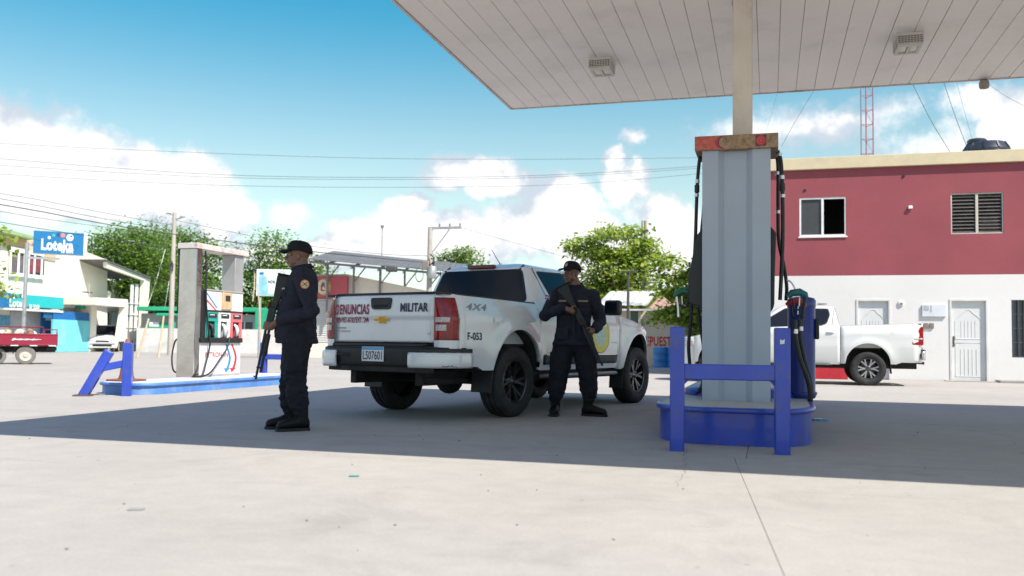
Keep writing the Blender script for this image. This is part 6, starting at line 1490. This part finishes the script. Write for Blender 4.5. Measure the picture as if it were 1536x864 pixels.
def boot(parent, ankle, toe_dir, h=.2, shaft_r=.055):
    d = Vector((toe_dir[0], toe_dir[1], 0)).normalized(); sd = Vector((-d.y, d.x, 0)); a = Vector(ankle)
    mb = MB(); base = Vector((a.x, a.y, 0))
    secs = [(-.085,.034,.075),(-.075,.04,.10),(-.02,.045,.115),(.04,.049,.112),(.10,.053,.09),(.15,.051,.078),(.19,.043,.066),(.208,.026,.045)]
    for y, w_, hh in secs:
        for k in range(12):
            t = 2*PI*k/12; x = math.cos(t)*w_; z = .02+ (hh*.5 + math.sin(t)*hh*.5 if math.sin(t) > 0 else hh*.5*(1+math.sin(t)))
            mb.v.append(base + sd*x + d*y + Vector((0,0,max(.018, z))))
    for i in range(len(secs)-1):
        for k in range(12): mb.f.append((i*12+k, i*12+(k+1) % 12, (i+1)*12+(k+1) % 12, (i+1)*12+k))
    mb.f += [tuple(range(11,-1,-1)), tuple(range((len(secs)-1)*12, len(secs)*12))]
    limb(mb, [base+d*-.025+Vector((0,0,.075)), base+d*-.02+Vector((0,0,.13)), Vector((a.x, a.y, h))-d*.01], [.054,.056,shaft_r+.006])
    o = remesh(mb, .006, 'boot', BOOT, parent, 3, .0015, 30)
    pl_ = []
    for y, w_, hh in [(-.092,.02,0)]+[(q[0], q[1]+.005, 0) for q in secs]+[(.217,.02,0)]: pl_.append((y, w_))
    poly = [(w_, y) for y, w_ in pl_] + [(-w_, y) for y, w_ in pl_[::-1]]
    m4 = Matrix(((sd.x, d.x, 0, base.x), (sd.y, d.y, 0, base.y), (0, 0, 1, 0), (0,0,0,1)))
    MB().prism(poly[::-1], .0, .026, m4).build('boot_sole', M('boot_sole', (.014,.013,.013), .75), o, smooth=30, bevel=.003)
    lm = MB()
    for k in range(5):
        z = .105+.022*k; y = .052-.006*k if k < 3 else .036; c = base + d*(y+ (.022 if k == 0 else .0)) + Vector((0,0,z)); lm.tube([c-sd*.022, c+d*.006, c+sd*.022], .0035, 5)
    lm.build('laces', M('lace_black', (.02,.02,.02), .8), o)
def shotgun(name, butt, muzzle, upv, label, pistol=True):
    a = Vector(butt); b = Vector(muzzle); d = (b-a).normalized(); u = Vector(upv); u = (u - d*u.dot(d)).normalized(); sd = d.cross(u); Ln = (b-a).length
    m4 = Matrix(((d.x, u.x, sd.x, a.x), (d.y, u.y, sd.y, a.y), (d.z, u.z, sd.z, a.z), (0,0,0,1)))   # local: x along, y up, z side
    root = empty(name, (0,0,0), 0, label, 'shotgun'); root.matrix_world = m4
    MB().prism(smoothpoly([(0,.005),(0,-.125),(.02,-.128),(.20,-.066),(.30,-.045),(.30,.0),(.2,.0)], .015), -.021, .021).build('stock', GUNP, root, bevel=.008, bseg=3)
    bx('butt_pad', M('butt_rubber', (.01,.01,.01), .9), root, -.022, -.0005, -.126, .004, -.02, .02, bevel=.006)
    if pistol: MB().prism(smoothpoly([(.255,-.03),(.315,-.03),(.285,-.13),(.245,-.13)], .012), -.016, .016).build('pistol_grip', GUNP, root, bevel=.008, bseg=3)
    bx('receiver', GUNM, root, .295, .50, -.045, .022, -.020, .020, bevel=.008, bseg=3)
    MB().tube([(.335,-.045,0),(.345,-.082,0),(.395,-.085,0),(.415,-.045,0)], .0045, 6).build('trigger_guard', GUNM, root); MB().tube([(.37,-.043,0),(.372,-.062,0),(.38,-.072,0)], .003, 6).build('trigger', GUNM, root)
    bx('ejection_port', DARK, root, .41, .47, -.008, .012, .0195, .0206, bevel=.001)
    MB().tube([(.49,.010,0),(Ln,.010,0)], [.0125,.0108], 12).build('barrel', GUNM, root, smooth=60)
    MB().tube([(.49,-.02,0),(Ln-.09,-.02,0),(Ln-.085,-.02,0),(Ln-.07,-.02,0)], [.0125,.0125,.0145,.013], 12).build('magazine_tube', GUNM, root, smooth=60)
    fe = MB(); n = 14; 
    for k in range(n+1):
        x = .54+.20*k/n; fe.v += [(x, -.02+(.0225+(.0015 if k % 2 else 0))*math.sin(t), (.0225+(.0015 if k % 2 else 0))*math.cos(t)) for t in [2*PI*q/12 for q in range(12)]]
    for i in range(n):
        for q in range(12): fe.f.append((i*12+q, i*12+(q+1) % 12, (i+1)*12+(q+1) % 12, (i+1)*12+q))
    fe.f += [tuple(range(12)), tuple(range(n*12, n*12+12))]; fe.build('fore_end', GUNP, root, smooth=30)
    bx('barrel_clamp', GUNM, root, Ln-.115, Ln-.10, -.035, .024, -.014, .014, bevel=.004); bx('front_sight', GUNM, root, Ln-.03, Ln-.018, .019, .036, -.003, .003, bevel=.001); bx('rear_sight', GUNM, root, .46, .475, .0222, .034, -.008, .008, bevel=.001)
    return m4
def patch(parent, nm, c, n, u, w_, h_, mat, rnd=False, k=24, th=.004):
    n = Vector(n).normalized(); u = Vector(u); u = (u-n*u.dot(n)).normalized(); r_ = u.cross(n); c = Vector(c)
    poly = [(w_/2*math.cos(2*PI*i/k), h_/2*math.sin(2*PI*i/k)) for i in range(k)] if rnd else [(-w_/2,-h_/2),(w_/2,-h_/2),(w_/2,h_/2),(-w_/2,h_/2)]
    m4 = Matrix(((r_.x, u.x, n.x, c.x), (r_.y, u.y, n.y, c.y), (r_.z, u.z, n.z, c.z), (0,0,0,1)))
    if not rnd:
        mb = MB(); mb.prism(poly, -.006, th, m4)
    else: mb = MB(); mb.prism(poly, -.006, th, m4)
    return mb.build(nm, mat, parent, smooth=0)
# ---- guard standing in profile (local: x = his right, y = forward, z up)
def guard_left():
    pos = Vector((-4.13, 7.30, 0)); sc = 1.0
    rz = math.atan2(-CR.y, -CR.x) - PI/2 + .16             # faces image-left, chest turned a touch to the camera
    r = empty('person', pos, rz, 'guard in dark navy uniform and cap standing in profile, facing left', 'person')
    body = MB(); jac = MB(); tro = MB()
    hc = Vector((0, .022, 1.58)); hr = rotm(.03, 0, .0)
    # torso (y forward): stout, belly forward
    loft(jac, [((0,.015,.785),.208,.192),((0,.025,.84),.2,.183),((0,.03,.95),.195,.185),((0,.025,1.05),.19,.175),((0,.01,1.16),.195,.162),((0,-.01,1.26),.205,.15),((0,-.025,1.36),.21,.135),((0,-.03,1.425),.175,.112),((0,-.02,1.475),.09,.082)], 26)
    loft(body, [((0,.02,.8),.14,.12),((0,.02,1.0),.15,.13),((0,-.01,1.25),.155,.11),((0,-.025,1.40),.12,.08),((0,-.008,1.46),.07,.072),((0,.0,1.51),.066,.07),((0,.003,1.56),.062,.066)], 20)
    head(body, hc, hr, 1.0)
    # near (left, x<0) arm and far (right) arm
    gb, gm, gu = Vector((-.045,.195,1.40)), Vector((-.055,.355,.455)), Vector((0,1,.25))
    gd = (gm-gb).normalized()
    hL = gb+gd*.47 + Vector((0,0,0)); hR = gb+gd*.285
    shL, elL, wrL = Vector((-.225,-.035,1.385)), Vector((-.30,-.13,1.07)), Vector((-.155,.16,.985))
    shR, elR, wrR = Vector((.225,-.035,1.385)), Vector((.285,-.02,1.08)), Vector((.09,.165,1.12))
    for sh, elb, wr in ((shL, elL, wrL), (shR, elR, wrR)):
        inn = Vector((sh.x*.55, sh.y, sh.z-.0))
        limb(jac, [inn, sh, sh.lerp(elb,.5), elb, elb.lerp(wr,.5), wr.lerp(elb,.04)], [.085,.086,.077,.068,.062,.05]); limb(body, [inn, sh, elb, wr], [.06,.055,.045,.028])
        jac.tube([wr.lerp(elb,.12), wr.lerp(elb,.02)], [.053,.052], 14)
    grip(body, wrL, hL, gd, (hL-wrL).cross(gd).cross(gd)*1.0, .024, 1); grip(body, wrR, hR + gd*.0, gd, Vector((.7,-.6,.2)), .024, -1)
    # legs
    fL, fR = Vector((-.105,-.035,0)), Vector((.09,.075,0))
    for s, ft, kn in ((-1, fL, Vector((-.11,.015,.47))), (1, fR, Vector((.105,.075,.47)))):
        hip = Vector((s*.095,.01,.86)); an = Vector((ft.x, ft.y, .16))
        limb(tro, [hip, hip.lerp(kn,.35), hip.lerp(kn,.75), kn, kn.lerp(an,.35), kn.lerp(an,.75), an.lerp(kn,.22), an.lerp(kn,.06)], [.132,.125,.106,.094,.092,.085,.079,.064])
        limb(body, [hip, kn, an-Vector((0,.015,0)), Vector((an.x, an.y-.015, .09))], [.095,.055,.026,.026])
        boot(r, (ft.x, ft.y, .12), (-.28, 1) if s > 0 else (-.45, 1), .25, .058)
        c = hip.lerp(kn, .62) + Vector((s*.095, 0, 0)); tro.box(c.x-.022, c.x+.022, c.y-.07, c.y+.07, c.z-.085, c.z+.075); 
    loft(tro, [((0,.01,.74),.13,.12),((0,.01,.82),.178,.155),((0,.015,.93),.17,.155)], 22)
    bo = remesh(body, .0052, 'body', SKIN, r, 3); face_parts(bo, hc, hr)
    def wf(p): return .45 + 1.0*max(math.exp(-((p-elL).length/.12)**2), math.exp(-((p-elR).length/.12)**2)) + .6*math.exp(-((p.z-.86)/.08)**2)
    j = remesh(jac, .0085, 'jacket', CLOTH, r, 5, .0095, 7, 3, wf)
    t = remesh(tro, .0085, 'trousers', CLOTH2, r, 4, .0105, 8, 8, lambda p: .5+1.3*math.exp(-((p.z-.30)/.13)**2)+.5*math.exp(-((p.z-.5)/.08)**2))
    # collar, hem seam, patches, pocket
    cm = MB()
    for k in range(20):
        a = lerp(.5, 2*PI-.5, k/19); x, y = .073*math.sin(a), .075*math.cos(a); cm.v += [(x*1.1, -.006+y*1.1, 1.45), (x*1.14, -.008+y*1.16, 1.498-.02*math.cos(a)), (x*1.5, -.012+y*1.5, 1.465-.02*math.cos(a))]
    for k in range(19):
        for q in range(2): cm.f.append((k*3+q, (k+1)*3+q, (k+1)*3+q+1, k*3+q+1))
    cm.build('collar', CLOTH, j, smooth=60, solid=.006)
    mb = MB(); loft(mb, [((0,.03,.885),.20,.191),((0,.03,.915),.201,.192)], 28)
    pa = shL.lerp(elL, .28); nrm = Vector((-1, -.05, .1))
    OR_ = M('patch_orange', (.55,.17,.05), .7); CRM = M('patch_cream', (.6,.42,.25), .7, var=.45, scale=60)
    patch(j, 'shoulder_patch', pa+nrm.normalized()*.084, nrm, (0,0,1), .078, .082, OR_, True); patch(j, 'shoulder_patch_centre', pa+nrm.normalized()*.0865, nrm, (0,0,1), .062, .066, CRM, True)
    for k_ in (-1, 1): MB().bar(pa+nrm.normalized()*.0915+Vector((0,-.018,-.018*k_)), pa+nrm.normalized()*.0915+Vector((0,.018,.018*k_)), .006, .002, nrm).build('patch_cross', NAVY, j)
    pk = bx('chest_pocket', CLOTH, j, -.15, -.04, .128, .146, 1.12, 1.24, bevel=.008, rot=rotm(-.12,0,.35))
    patch(j, 'name_tape', (-.105,.140,1.275), (-.35,1,.15), (0,0,1), .075, .014, M('name_tape', (.4,.4,.42), .7, var=.5, scale=120))
    cap(bo, hc + Vector((0,0,.012)), hr, 1.06, (.35,.35,.35))
    M4 = Matrix.Translation(pos) @ Matrix.Rotation(rz, 4, 'Z')
    shotgun('shotgun', M4 @ gb, M4 @ gm, M4.to_3x3() @ gu, 'black pump shotgun held muzzle-down by the guard in profile', False)
# ---- guard facing the camera
def guard_right():
    pos = Vector((-2.13, 9.93, 0)); d = Vector((-pos.x, -pos.y, 0)).normalized(); rz = math.atan2(d.y, d.x) - PI/2 - .05
    r = empty('person', pos, rz, 'guard in dark navy uniform facing the camera in front of the truck, head turned left', 'person')
    body = MB(); jac = MB(); tro = MB()
    # here x = image-left (his right), so u(px) -> -x
    hc = Vector((.03, .02, 1.605)); hr = rotm(.0, 0, -.62) @ rotm(.04, 0, 0)     # head turned to his right
    loft(jac, [((0,.0,.795),.245,.172),((0,.0,.86),.222,.158),((0,.0,.98),.195,.146),((0,.0,1.10),.192,.143),((0,-.0,1.22),.203,.143),((-.005,-.01,1.34),.205,.13),((-.01,-.015,1.415),.168,.108),((-.008,-.008,1.478),.092,.082)], 26)
    loft(body, [((0,0,.8),.13,.1),((0,0,1.0),.13,.1),((0,-.01,1.25),.15,.1),((-.01,-.015,1.40),.12,.08),((-.006,-.003,1.475),.07,.07),((.008,.0,1.53),.066,.068),((.025,.003,1.58),.062,.064)], 20)
    head(body, hc, hr, 1.0)
    gb, gm, gu = Vector((.075,.155,1.475)), Vector((-.325,.30,.57)), Vector((.9,.25,-.35))
    gd = (gm-gb).normalized(); gu = Vector((-.85,.35,.4))
    shR, elR, wrR = Vector((.208,-.01,1.362)), Vector((.325,.04,1.13)), Vector((.105,.215,1.215))
    shL, elL, wrL = Vector((-.218,-.01,1.356)), Vector((-.30,-.03,1.07)), Vector((-.245,.19,.975))
    for sh, elb, wr in ((shL, elL, wrL), (shR, elR, wrR)):
        inn = Vector((sh.x*.5, sh.y, sh.z+.012))
        limb(jac, [inn, sh, sh.lerp(elb,.5), elb, elb.lerp(wr,.5), wr.lerp(elb,.04)], [.074,.08,.073,.067,.061,.051]); limb(body, [inn, sh, elb, wr], [.06,.055,.045,.028])
        jac.tube([wr.lerp(elb,.12), wr.lerp(elb,.02)], [.053,.052], 14)
    hR = gb + gd*.285 + Vector((.02,.0,-.06))*.6; hL = gb + gd*.60
    grip(body, wrR, hR, gd, (.75,.45,-.1), .024, 1); grip(body, wrL, hL, gd, (-.8,-.35,.1), .025, -1)
    fR, fL = Vector((.20,.05,0)), Vector((-.185,.0,0))
    for s, ft, td in ((1, fR, (.06, 1)), (-1, fL, (-1, .42))):
        hip = Vector((s*.10, .0, .84)); kn = Vector((s*.165, .035, .47)); an = Vector((ft.x, ft.y-.0, .16))
        limb(tro, [hip, hip.lerp(kn,.35), hip.lerp(kn,.75), kn, kn.lerp(an,.35), kn.lerp(an,.62), an.lerp(kn,.26), an.lerp(kn,.10)], [.124,.126,.12,.106,.1,.09,.08,.064])
        limb(body, [hip, kn, an-Vector((0,.01,0)), Vector((an.x, an.y-.01, .09))], [.09,.055,.026,.026]); boot(r, (ft.x, ft.y, .12), td, .29, .058)
        c = hip.lerp(kn, .55) + Vector((s*.10, .0, 0)); tro.box(c.x-.025, c.x+.025, c.y-.075, c.y+.075, c.z-.09, c.z+.08)
    loft(tro, [((0,.0,.72),.14,.11),((0,.0,.80),.195,.14),((0,.0,.93),.175,.135)], 22)
    bo = remesh(body, .0052, 'body', SKIN, r, 3); face_parts(bo, hc, hr)
    def wf(p): return .45 + 1.0*max(math.exp(-((p-elL).length/.12)**2), math.exp(-((p-elR).length/.12)**2)) + .6*math.exp(-((p.z-.95)/.06)**2)
    j = remesh(jac, .0085, 'jacket', CLOTH, r, 5, .0095, 7, 13, wf)
    remesh(tro, .0085, 'trousers', CLOTH2, r, 4, .011, 8, 18, lambda p: .5+1.3*math.exp(-((p.z-.28)/.12)**2)+.6*math.exp(-((p.z-.5)/.08)**2))
    cm = MB()
    for k in range(20):
        a = lerp(.35, 2*PI-.35, k/19); x, y = .075*math.sin(a), .075*math.cos(a); cm.v += [(x*1.1-.006, -.004+y*1.1, 1.452), (x*1.14-.006, -.006+y*1.16, 1.50-.022*math.cos(a)), (x*1.55-.006, -.01+y*1.5, 1.462-.02*math.cos(a))]
    for k in range(19):
        for q in range(2): cm.f.append((k*3+q, (k+1)*3+q, (k+1)*3+q+1, k*3+q+1))
    cm.build('collar', CLOTH, j, smooth=60, solid=.006)
    TAPE = M('gold_tape', (.2,.15,.075), .7, var=.5, scale=150)
    for s in (1, -1):
        patch(j, 'name_tape', (s*.108,.148,1.29), (s*.25,1,.12), (0,0,1), .115, .022, TAPE)
        pk = bx('chest_pocket', CLOTH, j, s*.108-.058, s*.108+.058, .132, .156, 1.13, 1.262, bevel=.008, rot=rotm(-.03,0,-s*.22)); bx('pocket_flap', CLOTH, pk, s*.108-.06, s*.108+.06, .137, .163, 1.225, 1.265, bevel=.006, rot=rotm(-.03,0,-s*.22))
        bx('lower_pocket', CLOTH, j, s*.115-.07, s*.115+.07, .122, .17, .855, .985, bevel=.01, rot=rotm(.03,0,-s*.25))
    bx('front_placket', CLOTH, j, -.022, .022, .128, .156, .83, 1.40, bevel=.006, rot=rotm(.03,0,0))
    # flag patch on his right sleeve
    pa = shR.lerp(elR, .22); nrm = Vector((.72,.62,.25)).normalized(); uu = Vector((-.25,0,1)); base = pa+nrm*.088
    patch(j, 'flag_patch', base, nrm, uu, .078, .052, M('flag_white', (.65,.65,.66), .7)); u2 = (uu-nrm*uu.dot(nrm)).normalized(); r2_ = u2.cross(nrm)
    FB, FR_ = M('flag_blue', (.02,.06,.32), .7), M('flag_red', (.5,.02,.04), .7)
    for a, b, m_ in ((-1,1,FB),(1,1,FR_),(-1,-1,FR_),(1,-1,FB)): patch(j, 'flag_canton', base+r2_*a*.0225+u2*b*.0148+nrm*.002, nrm, uu, .033, .0215, m_)
    cap(bo, hc + Vector((0,0,.012)), hr, 1.06, (.42,.28,.1))
    M4 = Matrix.Translation(pos) @ Matrix.Rotation(rz, 4, 'Z')
    shotgun('shotgun', M4 @ gb, M4 @ gm, M4.to_3x3() @ gu, 'black pump shotgun held slanting across the chest by the guard facing the camera', True)
guard_left(); guard_right()
